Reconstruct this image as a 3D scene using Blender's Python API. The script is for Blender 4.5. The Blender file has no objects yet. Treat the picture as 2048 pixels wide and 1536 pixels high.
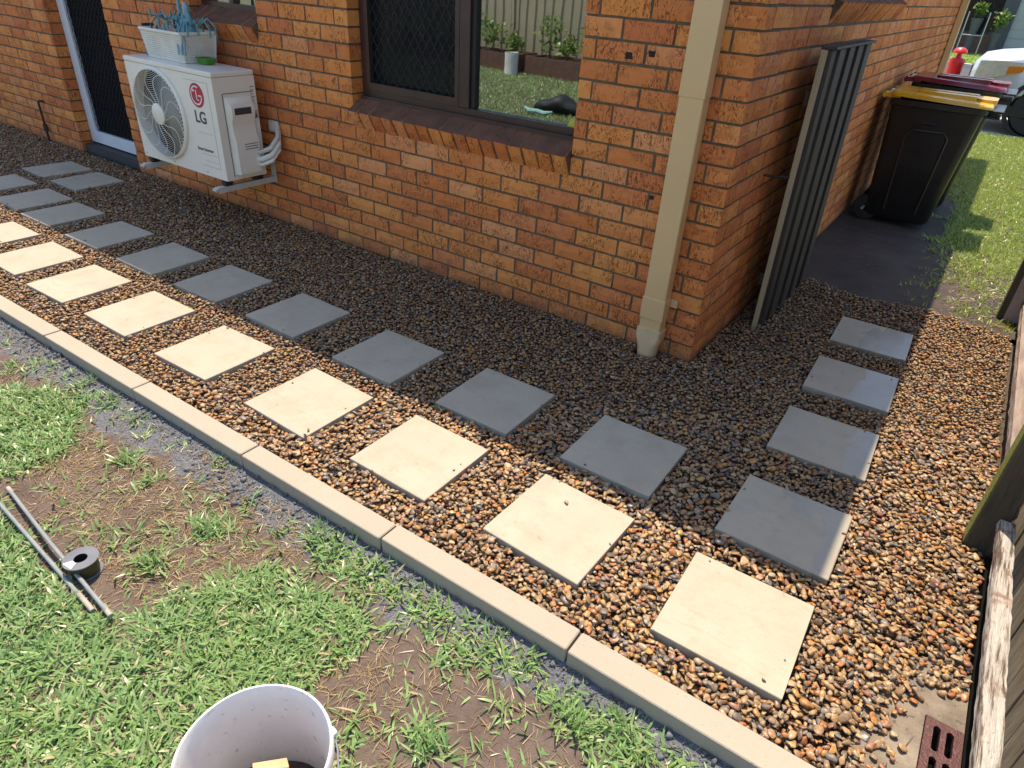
import bpy, math, random
import numpy as np
from mathutils import Vector, Matrix
random.seed(7); RNG = np.random.default_rng(7)
SC = bpy.context.scene
COL = SC.collection
rad = math.radians

# ------------------------------------------------------------------ camera
IW, IH = 2048, 1536
FPX, YAW, PITCH, ROLL = 1331.56, 0.580936, 0.552375, 0.0656456
CAM = np.array([0.8649, -2.9011, 1.5979])
def cam_axes():
    cy, sy, cp, sp = math.cos(YAW), math.sin(YAW), math.cos(PITCH), math.sin(PITCH)
    f = np.array([-sy*cp, cy*cp, -sp]); r = np.array([cy, sy, 0.0]); u = np.cross(r, f)
    c, s = math.cos(ROLL), math.sin(ROLL)
    return c*r + s*u, -s*r + c*u, f
CR, CU, CF = cam_axes()
camd = bpy.data.cameras.new('camera'); camd.sensor_width = 36.0
camd.lens = FPX/IW*36.0; camd.clip_start = 0.02; camd.clip_end = 1000
camo = bpy.data.objects.new('camera', camd); COL.objects.link(camo)
camo.matrix_world = Matrix(((CR[0], CU[0], -CF[0], CAM[0]), (CR[1], CU[1], -CF[1], CAM[1]),
                            (CR[2], CU[2], -CF[2], CAM[2]), (0, 0, 0, 1)))
SC.camera = camo
SC.render.resolution_x, SC.render.resolution_y = 1024, 768

# ------------------------------------------------------------------ world, sun, exposure
SUNV = Vector((-0.53, 0.74, 2.45)).normalized()
w = bpy.data.worlds.new('World'); SC.world = w; w.use_nodes = True
nt = w.node_tree; nt.nodes.clear()
sky = nt.nodes.new('ShaderNodeTexSky'); sky.sky_type = 'NISHITA'; sky.sun_disc = False
sky.sun_elevation = math.asin(SUNV.z); sky.sun_rotation = math.atan2(SUNV.x, SUNV.y)
sky.air_density = 1.0; sky.dust_density = 1.0; sky.ozone_density = 0.6
bg = nt.nodes.new('ShaderNodeBackground'); bg.inputs['Strength'].default_value = 0.123
wo = nt.nodes.new('ShaderNodeOutputWorld')
nt.links.new(sky.outputs[0], bg.inputs['Color']); nt.links.new(bg.outputs[0], wo.inputs['Surface'])
sl = bpy.data.lights.new('sun', 'SUN'); sl.energy = 3.1; sl.angle = rad(0.53); sl.color = (1.0, 0.85, 0.66)
so = bpy.data.objects.new('sun', sl); COL.objects.link(so)
so.rotation_euler = SUNV.to_track_quat('Z', 'Y').to_euler(); so.location = (0, 0, 12)
SC.view_settings.view_transform = 'Standard'; SC.view_settings.look = 'None'
SC.view_settings.gamma = 1.0; SC.view_settings.use_curve_mapping = False
SC.view_settings.exposure = 1.26
SC.cycles.max_bounces = 8; SC.cycles.diffuse_bounces = 5; SC.cycles.use_denoising = True
SC.cycles.transparent_max_bounces = 12; SC.cycles.glossy_bounces = 4
SC.cycles.sample_clamp_indirect = 6.0

# ------------------------------------------------------------------ pixel helpers
def pray(x, y):
    return CR*((x - IW/2)/FPX) + CU*(-(y - IH/2)/FPX) + CF
def gp(x, y, z=0.0):                       # photo pixel -> point on the level z
    d = pray(x, y); t = (z - CAM[2])/d[2]; return CAM + t*d
def yp(x, y, v=0.0):
    d = pray(x, y); t = (v - CAM[1])/d[1]; return CAM + t*d
def project(P):
    d = np.asarray(P, float) - CAM
    a, b, c = d@CR, d@CU, d@CF
    c2 = np.where(c > 1e-3, c, 1e-3)
    return IW/2 + FPX*a/c2, IH/2 - FPX*b/c2, c

# ------------------------------------------------------------------ materials
MATS = {}
class NT:
    def __init__(s, name):
        s.m = bpy.data.materials.new(name); s.m.use_nodes = True
        s.t = s.m.node_tree; s.t.nodes.clear()
        s.out = s.n('OutputMaterial')
    def n(s, kind, **kw):
        nd = s.t.nodes.new('ShaderNode' + kind)
        for k, v in kw.items(): setattr(nd, k, v)
        return nd
    def l(s, a, b): s.t.links.new(a, b)
    def setin(s, nd, **kw):
        for k, v in kw.items():
            nd.inputs[k.replace('_', ' ')].default_value = v
    def noise(s, vec, scale, detail=4, rough=.55, dist=0.0):
        nd = s.n('TexNoise'); nd.inputs['Scale'].default_value = scale; nd.inputs['Detail'].default_value = detail
        nd.inputs['Roughness'].default_value = rough; nd.inputs['Distortion'].default_value = dist
        if vec is not None: s.l(vec, nd.inputs['Vector'])
        return nd.outputs['Fac']
    def ramp(s, fac, stops, interp='LINEAR'):
        nd = s.n('ValToRGB'); cr = nd.color_ramp; cr.interpolation = interp
        while len(cr.elements) < len(stops): cr.elements.new(0.5)
        for e, (p_, c) in zip(cr.elements, stops):
            e.position = p_; e.color = (*c, 1) if not isinstance(c, (int, float)) else (c, c, c, 1)
        s.l(fac, nd.inputs['Fac']); return nd.outputs['Color']
    def mix(s, fac, a, b, mode='MIX'):
        nd = s.n('MixRGB'); nd.blend_type = mode
        for sock, v in ((nd.inputs[0], fac), (nd.inputs[1], a), (nd.inputs[2], b)):
            if hasattr(v, 'is_linked') or hasattr(v, 'links'): s.l(v, sock)
            elif isinstance(v, (int, float)): sock.default_value = v if sock == nd.inputs[0] else (v, v, v, 1)
            else: sock.default_value = (*v, 1)
        return nd.outputs[0]
    def math(s, op, a, b=0.0, c=None):
        nd = s.n('Math'); nd.operation = op
        for i, v in enumerate((a, b) if c is None else (a, b, c)):
            if isinstance(v, (int, float)): nd.inputs[i].default_value = v
            else: s.l(v, nd.inputs[i])
        return nd.outputs[0]
    def bump(s, h, strength, dist=0.005):
        nd = s.n('Bump'); nd.inputs['Strength'].default_value = strength; nd.inputs['Distance'].default_value = dist
        s.l(h, nd.inputs['Height']); return nd.outputs['Normal']
    def mapping(s, vec, scale):
        nd = s.n('Mapping'); nd.inputs['Scale'].default_value = scale; s.l(vec, nd.inputs['Vector']); return nd.outputs[0]
    def pos(s): return s.n('NewGeometry').outputs['Position']
    def bsdf(s, color, rough=0.7, normal=None, metallic=0.0, spec=0.5, **kw):
        b = s.n('BsdfPrincipled')
        for key, v in (('Base Color', color), ('Roughness', rough), ('Metallic', metallic), ('Specular IOR Level', spec)):
            if isinstance(v, (int, float)): b.inputs[key].default_value = v
            elif isinstance(v, tuple): b.inputs[key].default_value = (*v, 1)
            else: s.l(v, b.inputs[key])
        if normal is not None: s.l(normal, b.inputs['Normal'])
        for k, v in kw.items(): b.inputs[k].default_value = v
        return b
    def fin(s, sh): s.l(sh.outputs[0], s.out.inputs['Surface']); return s.m

def simple(name, c1, c2=None, scale=14, rough=.6, bump=0.0, bscale=90, metallic=0.0, spec=.5, stretch=(1, 1, 1), speck=None):
    """plain surface with mottled colour, a little grime and fine relief"""
    if name in MATS: return MATS[name]
    t = NT(name); v = t.mapping(t.pos(), stretch)
    if c2 is None: c2 = tuple(x*.82 for x in c1)
    col = t.ramp(t.noise(v, scale, 5, .6), [(.35, c2), (.68, c1)])
    if speck: col = t.mix(t.ramp(t.noise(v, scale*7, 2), [(.64, 0.0), (.72, 1.0)]), col, speck)
    r = t.math('ADD', t.math('MULTIPLY', t.noise(v, scale*2.3, 3), .25), rough - .12)
    nm = t.bump(t.noise(v, bscale, 4), bump) if bump else None
    MATS[name] = t.fin(t.bsdf(col, r, nm, metallic, spec)); return MATS[name]

def brick_mat(name, island):
    t = NT(name); g = t.n('NewGeometry'); pos = g.outputs['Position']
    rnd = g.outputs['Random Per Island'] if island else t.n('ObjectInfo').outputs['Random']
    base = t.ramp(rnd, [(0.0, (.77, .250, .056)), (.15, (.61, .170, .044)), (.30, (.80, .305, .074)), (.44, (.72, .230, .063)),
                        (.58, (.60, .160, .050)), (.71, (.79, .315, .120)), (.85, (.78, .262, .057)), (1.0, (.53, .135, .046))])
    off = t.n('VectorMath'); off.operation = 'ADD'; t.l(pos, off.inputs[0])
    cmb = t.n('CombineXYZ'); t.l(t.math('MULTIPLY', rnd, 31.0), cmb.inputs[1]); t.l(cmb.outputs[0], off.inputs[1])
    p2 = off.outputs[0]
    mott = t.noise(p2, 16, 5, .6)
    base = t.mix(t.math('MULTIPLY', mott, .55), base, t.mix(.5, base, (.74, .34, .12)))
    plum = t.ramp(t.noise(p2, 11, 3, .6, .5), [(.60, 0.0), (.72, .55)]); base = t.mix(plum, base, (.30, .095, .060))
    # dragged-wire texture: short curved dark gouges, in patches
    str_ = t.noise(t.mapping(p2, (1.0, 1.0, .38)), 52, 3, .65, 2.6)
    gouge = t.ramp(str_, [(.37, 1.0), (.47, 0.0)])
    patch = t.ramp(t.noise(p2, 8.5, 2), [(.38, 0.0), (.55, 1.0)])
    pits = t.ramp(t.noise(p2, 95, 2, .5), [(.29, 1.0), (.35, 0.0)])
    gm = t.math('MAXIMUM', t.math('MULTIPLY', t.math('MULTIPLY', gouge, patch), .8), t.math('MULTIPLY', pits, t.math('MULTIPLY', patch, .85)))
    col = t.mix(gm, base, (.13, .038, .018))
    pz = t.n('SeparateXYZ'); t.l(pos, pz.inputs[0])
    spl = t.ramp(t.math('ADD', t.math('MULTIPLY', pz.outputs[2], 3.4), t.math('MULTIPLY', t.noise(pos, 9, 6, .7), .9)), [(.42, .55), (.80, 0.0)])
    col = t.mix(spl, col, (.20, .125, .075))
    nm = t.bump(t.math('SUBTRACT', t.math('ADD', t.math('MULTIPLY', str_, .9), t.math('MULTIPLY', t.noise(p2, 190, 3), .25)), t.math('MULTIPLY', gm, .6)), .75, .006)
    return t.fin(t.bsdf(col, .82, nm, 0, .25))
M_BRICK = brick_mat('brick_clay', False); M_BRICKS = brick_mat('brick_clay_courses', True)

M_BRICK_W = simple('weathered_brick_top', (.20, .082, .045), (.11, .045, .028), 12, .85, .6, 120, speck=(.20, .085, .05))
def pebble_mat(name, island):
    t = NT(name); g = t.n('NewGeometry')
    rnd = g.outputs['Random Per Island'] if island else t.n('ObjectInfo').outputs['Random']
    stops = [(0.0, (.33, .205, .095)), (.09, (.39, .255, .125)), (.17, (.21, .135, .080)), (.25, (.43, .29, .15)), (.33, (.37, .175, .055)),
             (.40, (.29, .20, .12)), (.47, (.44, .255, .085)), (.54, (.17, .15, .13)), (.61, (.32, .195, .10)), (.68, (.38, .15, .05)),
             (.74, (.14, .095, .065)), (.80, (.40, .31, .19)), (.86, (.125, .10, .085)), (.91, (.30, .145, .095)), (.955, (.24, .20, .155)), (1.0, (.28, .19, .12))]
    base = t.ramp(rnd, stops, 'CONSTANT')
    pos = g.outputs['Position']
    v = t.noise(pos, 130, 4, .6, .6)
    base = t.mix(t.ramp(v, [(.4, 0.0), (.62, .55)]), base, t.mix(1.0, base, (.55, .46, .40), 'MULTIPLY'))
    base = t.mix(t.ramp(t.noise(pos, 60, 2), [(.55, 0.0), (.7, .5)]), base, t.mix(.55, base, (.48, .30, .13)))
    rgh = t.ramp(t.noise(pos, 40, 2), [(.3, .28), (.7, .6)])
    return t.fin(t.bsdf(base, rgh, t.bump(v, .4, .002), 0, .45))
M_PEB = pebble_mat('river_pebble', False); M_PEBS = pebble_mat('river_pebbles', True)

def paver_mat(name, wet):
    t = NT(name); oi = t.n('ObjectInfo'); tc = t.n('TexCoord').outputs['Object']
    off = t.n('VectorMath'); off.operation = 'ADD'; t.l(tc, off.inputs[0])
    c = t.n('CombineXYZ'); t.l(t.math('MULTIPLY', oi.outputs['Random'], 40), c.inputs[0]); t.l(c.outputs[0], off.inputs[1]); v = off.outputs[0]
    col = t.ramp(t.noise(v, 5, 5, .55), [(.3, (0.369, 0.329, 0.249)), (.7, (0.418, 0.373, 0.284))])
    stain = t.ramp(t.noise(v, 6.5, 7, .7), [(.47, 0.0), (.70, .85)])
    col = t.mix(stain, col, (0.332, 0.292, 0.209))
    sp = t.ramp(t.noise(v, 26, 3, .5), [(.66, 0.0), (.74, .55)]); col = t.mix(t.math('MULTIPLY', sp, stain), col, (0.175, 0.143, 0.100))
    pore = t.ramp(t.noise(v, 150, 2, .5), [(.28, 1.0), (.34, 0.0)]); col = t.mix(t.math('MULTIPLY', pore, .55), col, (.20, .17, .13))
    scuff = t.ramp(t.noise(t.mapping(v, (1, 5, 1)), 7, 5, .7, 1.5), [(.56, 0.0), (.66, .35)]); col = t.mix(scuff, col, (.30, .265, .205))
    fine = t.noise(v, 260, 3, .6)
    rough = .78
    if wet:
        wv = t.noise(t.mapping(v, (3.0, 1.2, 1)), 1.7, 3, .55, .8)
        sep = t.n('SeparateXYZ'); t.l(tc, sep.inputs[0])
        wm = t.ramp(t.math('ADD', wv, t.math('MULTIPLY', sep.outputs[0], 1.1)), [(.50, 0.0), (.56, 1.0)])
        rough = t.ramp(wm, [(0.0, .62), (1.0, .10)])
        col = t.mix(t.math('MULTIPLY', wm, .45), col, t.mix(1.0, col, (.55, .55, .55), 'MULTIPLY'))
        gr = t.noise(t.mapping(v, (1, 6, 1)), 9, 3, .6, 1.2)
        col = t.mix(t.ramp(gr, [(.55, 0.0), (.68, .3)]), col, (.40, .31, .20))
    return t.fin(t.bsdf(col, rough, t.bump(fine, .12, .003), 0, .4))
M_PAVER = paver_mat('sandstone_paver', False); M_PAVER_WET = paver_mat('sandstone_paver_damp', True)

def grass_mat(name, stops):
    t = NT(name); g = t.n('NewGeometry')
    col = t.ramp(g.outputs['Random Per Island'], stops)
    col = t.mix(t.math('MULTIPLY', t.noise(g.outputs['Position'], 3.0, 2), .5), col, t.mix(1.0, col, (1.15, 1.0, .7), 'MULTIPLY'))
    b = t.bsdf(col, .36, None, 0, .55); tr = t.n('BsdfTranslucent'); t.l(col, tr.inputs['Color'])
    mx = t.n('MixShader'); mx.inputs[0].default_value = .28; t.l(b.outputs[0], mx.inputs[1]); t.l(tr.outputs[0], mx.inputs[2])
    return t.fin(mx)
M_GRASS = grass_mat('lawn_grass', [(0, (0.157, 0.271, 0.081)), (.3, (0.224, 0.373, 0.135)), (.6, (0.302, 0.453, 0.198)), (.85, (0.191, 0.322, 0.105)), (.93, (0.414, 0.453, 0.248)), (1, (0.514, 0.423, 0.286))])
M_STRAW = grass_mat('dry_grass', [(0, (0.296, 0.210, 0.107)), (.4, (0.390, 0.296, 0.160)), (.75, (0.242, 0.163, 0.090)), (1, (0.464, 0.380, 0.213))])
M_GRASS2 = grass_mat('verge_grass', [(0, (0.209, 0.314, 0.034)), (.4, (0.303, 0.418, 0.067)), (.8, (0.355, 0.449, 0.115)), (1, (0.480, 0.471, 0.212))])
M_LEAF = grass_mat('garden_leaf', [(0, (.08, .16, .03)), (.5, (.17, .28, .07)), (.85, (.26, .36, .12)), (1, (.45, .45, .24))])

def soil_mat():
    t = NT('bare_soil'); pos = t.pos(); sep = t.n('SeparateXYZ'); t.l(pos, sep.inputs[0])
    n1 = t.noise(pos, 5, 6, .65); n2 = t.noise(pos, 60, 4, .6)
    col = t.ramp(n1, [(.3, (0.100, 0.072, 0.059)), (.55, (0.137, 0.102, 0.084)), (.75, (0.165, 0.127, 0.102))])
    col = t.mix(t.ramp(n2, [(.45, 0.0), (.7, .5)]), col, (0.074, 0.053, 0.046))
    # blue-grey crusher dust spilt along the kerb
    kerbd = t.math('SUBTRACT', t.math('ADD', sep.outputs[1], 1.833), t.math('MULTIPLY', sep.outputs[0], .0152))
    lump = t.math('MULTIPLY', t.math('SUBTRACT', t.noise(pos, 3.2, 4, .6), .36), .42)
    edge = t.math('ADD', t.math('ADD', kerbd, .066), lump)
    d = t.ramp(t.math('ADD', t.math('MULTIPLY', edge, 9.0), .35), [(.35, 0.0), (.6, 1.0)])
    grey = t.ramp(t.noise(pos, 120, 4, .75), [(.32, (.055, .057, .062)), (.5, (.125, .13, .14)), (.66, (.20, .205, .215)), (.8, (.27, .275, .28))])
    col = t.mix(t.math('MULTIPLY', d, t.math('LESS_THAN', sep.outputs[1], -1.7)), col, grey)
    h = t.math('ADD', t.math('MULTIPLY', n2, .6), t.math('MULTIPLY', t.noise(pos, 240, 3), .4))
    return t.fin(t.bsdf(col, .92, t.bump(h, .9, .008), 0, .2))
M_SOIL = soil_mat()
M_DIRT = simple('packed_dirt', (0.068, 0.048, 0.035), (0.032, 0.023, 0.018), 3.5, .85, .7, 110, speck=(0.096, 0.072, 0.056))
M_BED = simple('gravel_bed_fines', (.10, .07, .045), (.05, .036, .025), 30, .9, .6, 150)
def kerb_mat():
    t = NT('cream_kerb_concrete'); p_ = t.pos()
    col = t.ramp(t.noise(p_, 3.5, 6, .65), [(.3, (.355, .308, .24)), (.6, (.372, .325, .254)), (.8, (.385, .337, .266))])
    col = t.mix(t.ramp(t.noise(p_, 24, 5, .7), [(.58, 0.0), (.78, .3)]), col, (0.267, 0.223, 0.165))
    pits = t.ramp(t.noise(p_, 170, 2, .5), [(.27, 1.0), (.33, 0.0)]); col = t.mix(t.math('MULTIPLY', pits, .5), col, (.16, .13, .10))
    g = t.n('NewGeometry'); nz = t.n('SeparateXYZ'); t.l(g.outputs['Normal'], nz.inputs[0]); pz = t.n('SeparateXYZ'); t.l(p_, pz.inputs[0])
    splash = t.ramp(t.math('ADD', t.math('MULTIPLY', pz.outputs[2], 9.0), t.noise(p_, 14, 5, .7)), [(.05, .75), (.35, 0.0)])   # soil splashed on the lower front
    col = t.mix(splash, col, (.16, .125, .095))
    return t.fin(t.bsdf(col, .85, t.bump(t.noise(p_, 260, 3), .25, .004), 0, .25))
M_CONC_K = kerb_mat()
M_CONC = simple('weathered_concrete', (0.270, 0.225, 0.167), (0.135, 0.108, 0.081), 9, .88, .7, 130, speck=(0.090, 0.072, 0.059))
M_DRIVE = simple('pale_driveway', (0.664, 0.630, 0.575), (0.553, 0.520, 0.464), 1.2, .85, .2, 60)
M_ROAD = simple('asphalt', (.065, .065, .07), (.045, .045, .05), 8, .85, .3, 120)
M_MORTAR = simple('mortar', (.165, .125, .072), (.10, .072, .042), 22, .95, .5, 160)
M_BEIGE = simple('beige_paint', (.70, .465, .22), (.66, .435, .20), 3, .42, .04, 60)
M_PVC = simple('aged_cream_pvc', (.76, .56, .33), (.62, .45, .26), 12, .45)
M_BROWN = simple('brown_aluminium', (.060, .028, .020), (.043, .020, .016), 9, .38, spec=.5)
M_WHITE = simple('white_enamel', (.72, .74, .75), (.66, .68, .69), 5, .32)
M_ACBODY = simple('ivory_enamel', (.80, .75, .64), (.76, .71, .59), 3, .35, .02, 200)
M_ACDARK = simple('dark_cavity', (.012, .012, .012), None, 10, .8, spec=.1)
M_CAVE = simple('black_sump', (.006, .006, .006), None, 10, .95, spec=.05)
M_ACGREY = simple('grey_fan_plastic', (.055, .052, .05), None, 8, .6)
M_GALV = simple('painted_bracket', (.60, .575, .50), (.50, .47, .40), 12, .45)
M_BLACK = simple('black_rubber', (.018, .018, .018), None, 20, .6)
M_BIN = simple('black_bin_plastic', (.018, .017, .016), (.012, .011, .011), 7, .36, .12, 60)
M_YEL = simple('yellow_lid_plastic', (.74, .42, .02), (.68, .37, .018), 6, .20, spec=.7)
M_MAR = simple('maroon_lid_plastic', (.19, .012, .03), (.15, .01, .024), 6, .18, spec=.7)
M_RED = simple('red_plastic', (.62, .012, .012), (.52, .01, .01), 8, .4)
M_LOGO = simple('logo_red', (.50, .012, .045), None, 8, .4)
M_TEXT = simple('print_grey', (.07, .075, .08), None, 8, .5)
M_PALETXT = simple('print_pale_grey', (.36, .35, .32), None, 8, .5)
M_WHITEP = simple('print_white', (.80, .79, .76), None, 8, .45)
M_BASKET = simple('white_plastic', (.82, .78, .68), None, 10, .4)
M_TEAL = simple('blue_green_plastic', (.13, .33, .34), (.08, .21, .22), 25, .38)
M_TEAL2 = simple('faded_blue_plastic', (.20, .40, .47), (.13, .29, .34), 25, .38)
M_NAVY = simple('navy_plastic', (.02, .03, .055), None, 12, .4)
M_GREEN = simple('green_plastic', (.10, .30, .02), (.07, .22, .015), 10, .4)
M_POST = simple('mossy_timber_post', (.115, .095, .055), (.055, .045, .028), 12, .9, .8, 70, stretch=(1, 1, .2))
M_MOSS = simple('moss', (.21, .215, .035), (.13, .14, .025), 60, .95, 1.0, 160)
M_RAILSHADE = simple('rail_shade_black', (.010, .009, .008), None, 20, .95, .5, 60, spec=.05)  # near-black colour painting the shade below the fence rail
def rail_mat():
    t = NT('split_weathered_timber'); p_ = t.pos(); v = t.mapping(p_, (1, .07, 1))
    n1 = t.noise(v, 60, 5, .7, .4); n2 = t.noise(v, 150, 4, .7)
    col = t.ramp(n1, [(.34, (.03, .022, .018)), (.44, (.17, .13, .10)), (.51, (.42, .385, .34)), (.72, (.54, .515, .475))])
    col = t.mix(t.ramp(t.noise(p_, 16, 3), [(.58, 0.0), (.68, .75)]), col, (.24, .13, .085))
    return t.fin(t.bsdf(col, .95, t.bump(t.math('ADD', n1, t.math('MULTIPLY', n2, .5)), 1.0, .012), 0, .15))
M_RAIL = rail_mat()
M_RAIL2 = simple('weathered_rail', (.33, .26, .22), (.20, .15, .13), 40, .95, .8, 90, stretch=(1, .12, 1))
M_PALING = simple('weathered_paling', (.27, .235, .175), (.15, .125, .09), 28, .9, .7, 90, stretch=(1, 1, .15))
M_PALEPOST = simple('pale_painted_post', (.48, .37, .30), (.40, .30, .24), 9, .8, .3, 80, speck=(.3, .2, .16))
M_SLAT = simple('grey_slat_board', (.068, .050, .038), (.024, .018, .014), 34, .62, .5, 80, stretch=(1, 1, .06))
M_PINE = simple('pale_pine_edge', (.50, .42, .26), (.40, .33, .19), 20, .8, .4, 90, stretch=(1, 1, .1))
M_GRATE = simple('rusted_cast_iron', (.105, .036, .036), (.060, .022, .022), 40, .55, .6, 160, metallic=.2, speck=(.3, .17, .16))
M_PIPE = simple('grey_conduit', (.25, .27, .265), (.19, .205, .205), 22, .5, .2, 120)
M_PIPE_D = simple('dusty_conduit', (.40, .36, .29), (.30, .27, .22), 22, .8, .3, 120)
M_SPOOL = simple('grey_spool_label', (.16, .165, .175), (.12, .125, .135), 14, .35)
M_SPOOLW = simple('olive_wire_winding', (.05, .048, .018), None, 30, .4)
M_PAIL = simple('scuffed_white_pail', (.80, .78, .75), (.72, .69, .66), 8, .45, .1, 60, speck=(.58, .54, .50))
M_WOOD = simple('cut_pine_offcut', (.60, .40, .22), (.50, .32, .17), 16, .75, .3, 90, stretch=(.3, 1, 1))
M_MUD = simple('wet_mud', (.075, .045, .038), (.045, .028, .024), 20, .6, .8, 60)
M_COPPER = simple('dull_copper_pipe', (.10, .055, .035), (.06, .035, .025), 30, .5, metallic=.5)
M_SOFFIT = simple('white_soffit', (.70, .68, .63), None, 3, .8)
M_TILE = simple('roof_tile', (.16, .085, .06), (.11, .06, .045), 9, .85, .4, 50)
M_ROOM = simple('dark_room_wall', (.055, .05, .048), None, 2, .9)
M_CURTAIN = simple('grey_curtain', (.16, .15, .15), (.10, .095, .095), 6, .9, stretch=(6, 1, .3))
M_COLORB = simple('beige_steel_sheet', (.40, .345, .245), (.36, .31, .22), 1.5, .5)
M_CAR = simple('silver_car_paint', (.62, .66, .70), None, 2, .25, metallic=.3)
M_CARBLK = simple('black_trim', (.015, .015, .017), None, 12, .5)
M_LAMP = simple('headlamp_lens', (.62, .60, .48), (.5, .48, .38), 12, .12)
M_AMBER = simple('amber_lens', (.72, .22, .02), None, 12, .15)
M_DGLASS = simple('dark_glass', (.012, .014, .017), None, 3, .06, spec=.8)
M_HOUSE2 = simple('dark_grey_cladding', (.085, .09, .105), (.065, .07, .082), 2, .7)
M_DOOR2 = simple('pale_roller_door', (.42, .43, .44), (.36, .37, .38), 2, .5)
M_BRICK2 = simple('brown_neighbour_brick', (.16, .085, .06), (.10, .055, .04), 14, .85, .4, 60)
M_STEEL = simple('galvanised_steel', (.45, .46, .47), None, 10, .4, metallic=.5)
M_YTAG = simple('yellow_tag', (.66, .58, .10), None, 10, .5)
M_TEALC = simple('pale_teal_cloth', (.32, .56, .55), (.24, .44, .44), 18, .85)
M_BAG = simple('black_bag_cloth', (.014, .016, .02), None, 14, .6)
M_BARK = simple('bark', (.11, .08, .055), None, 18, .9, .7, 60)
M_DUST = simple('crusher_dust_stone', (.17, .175, .19), (.085, .088, .10), 60, .85, .4, 200)

def glass_mat():
    t = NT('reflective_window_glass')
    gl = t.n('BsdfGlossy'); gl.inputs['Roughness'].default_value = .012; gl.inputs['Color'].default_value = (.86, .93, .90, 1)
    t.l(t.bump(t.noise(t.pos(), 2.2, 2, .4), .018, .05), gl.inputs['Normal'])
    tr = t.n('BsdfTransparent'); tr.inputs['Color'].default_value = (.42, .45, .45, 1)
    mx = t.n('MixShader'); mx.inputs[0].default_value = .40
    t.l(tr.outputs[0], mx.inputs[1]); t.l(gl.outputs[0], mx.inputs[2]); return t.fin(mx)
M_GLASS = glass_mat()
def fly_mat():
    t = NT('fly_screen_mesh'); d = t.bsdf((.012, .012, .014), .7, None, 0, .2)
    tr = t.n('BsdfTransparent'); mx = t.n('MixShader'); mx.inputs[0].default_value = .55
    t.l(tr.outputs[0], mx.inputs[1]); t.l(d.outputs[0], mx.inputs[2]); return t.fin(mx)
M_FLY = fly_mat()

# ------------------------------------------------------------------ mesh helpers
ORG = {}
def mesh_np(name, V, T):
    """V (n,3); T list of face index arrays, each (m,3) or (m,4)"""
    me = bpy.data.meshes.new(name); V = np.asarray(V, np.float32)
    T = [np.asarray(a, np.int32) for a in T if len(a)]
    me.vertices.add(len(V)); me.vertices.foreach_set('co', V.ravel())
    nl = sum(a.size for a in T); nf = sum(len(a) for a in T)
    me.loops.add(nl); me.loops.foreach_set('vertex_index', np.concatenate([a.ravel() for a in T]))
    st = []; c = 0
    for a in T:
        st.append(c + np.arange(len(a))*a.shape[1]); c += a.size
    me.polygons.add(nf); me.polygons.foreach_set('loop_start', np.concatenate(st).astype(np.int32))
    me.update(calc_edges=True); return me

def tag(o, label=None, cat=None, group=None, kind=None):
    for k, v in (('label', label), ('category', cat), ('group', group), ('kind', kind)):
        if v: o[k] = v
    return o
def link(name, me, mat, parent=None, smooth=False):
    o = bpy.data.objects.new(name, me); COL.objects.link(o)
    if mat is not None and not me.materials: me.materials.append(mat)
    if smooth: me.polygons.foreach_set('use_smooth', [True]*len(me.polygons))
    if parent is not None: o.parent = parent; ORG[o] = ORG.get(parent, np.zeros(3))
    return o
def thing(name, loc, label, cat, group=None):
    o = bpy.data.objects.new(name, None); COL.objects.link(o); o.location = loc; o.empty_display_size = .1
    ORG[o] = np.array(loc, float); return tag(o, label, cat, group)

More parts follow.
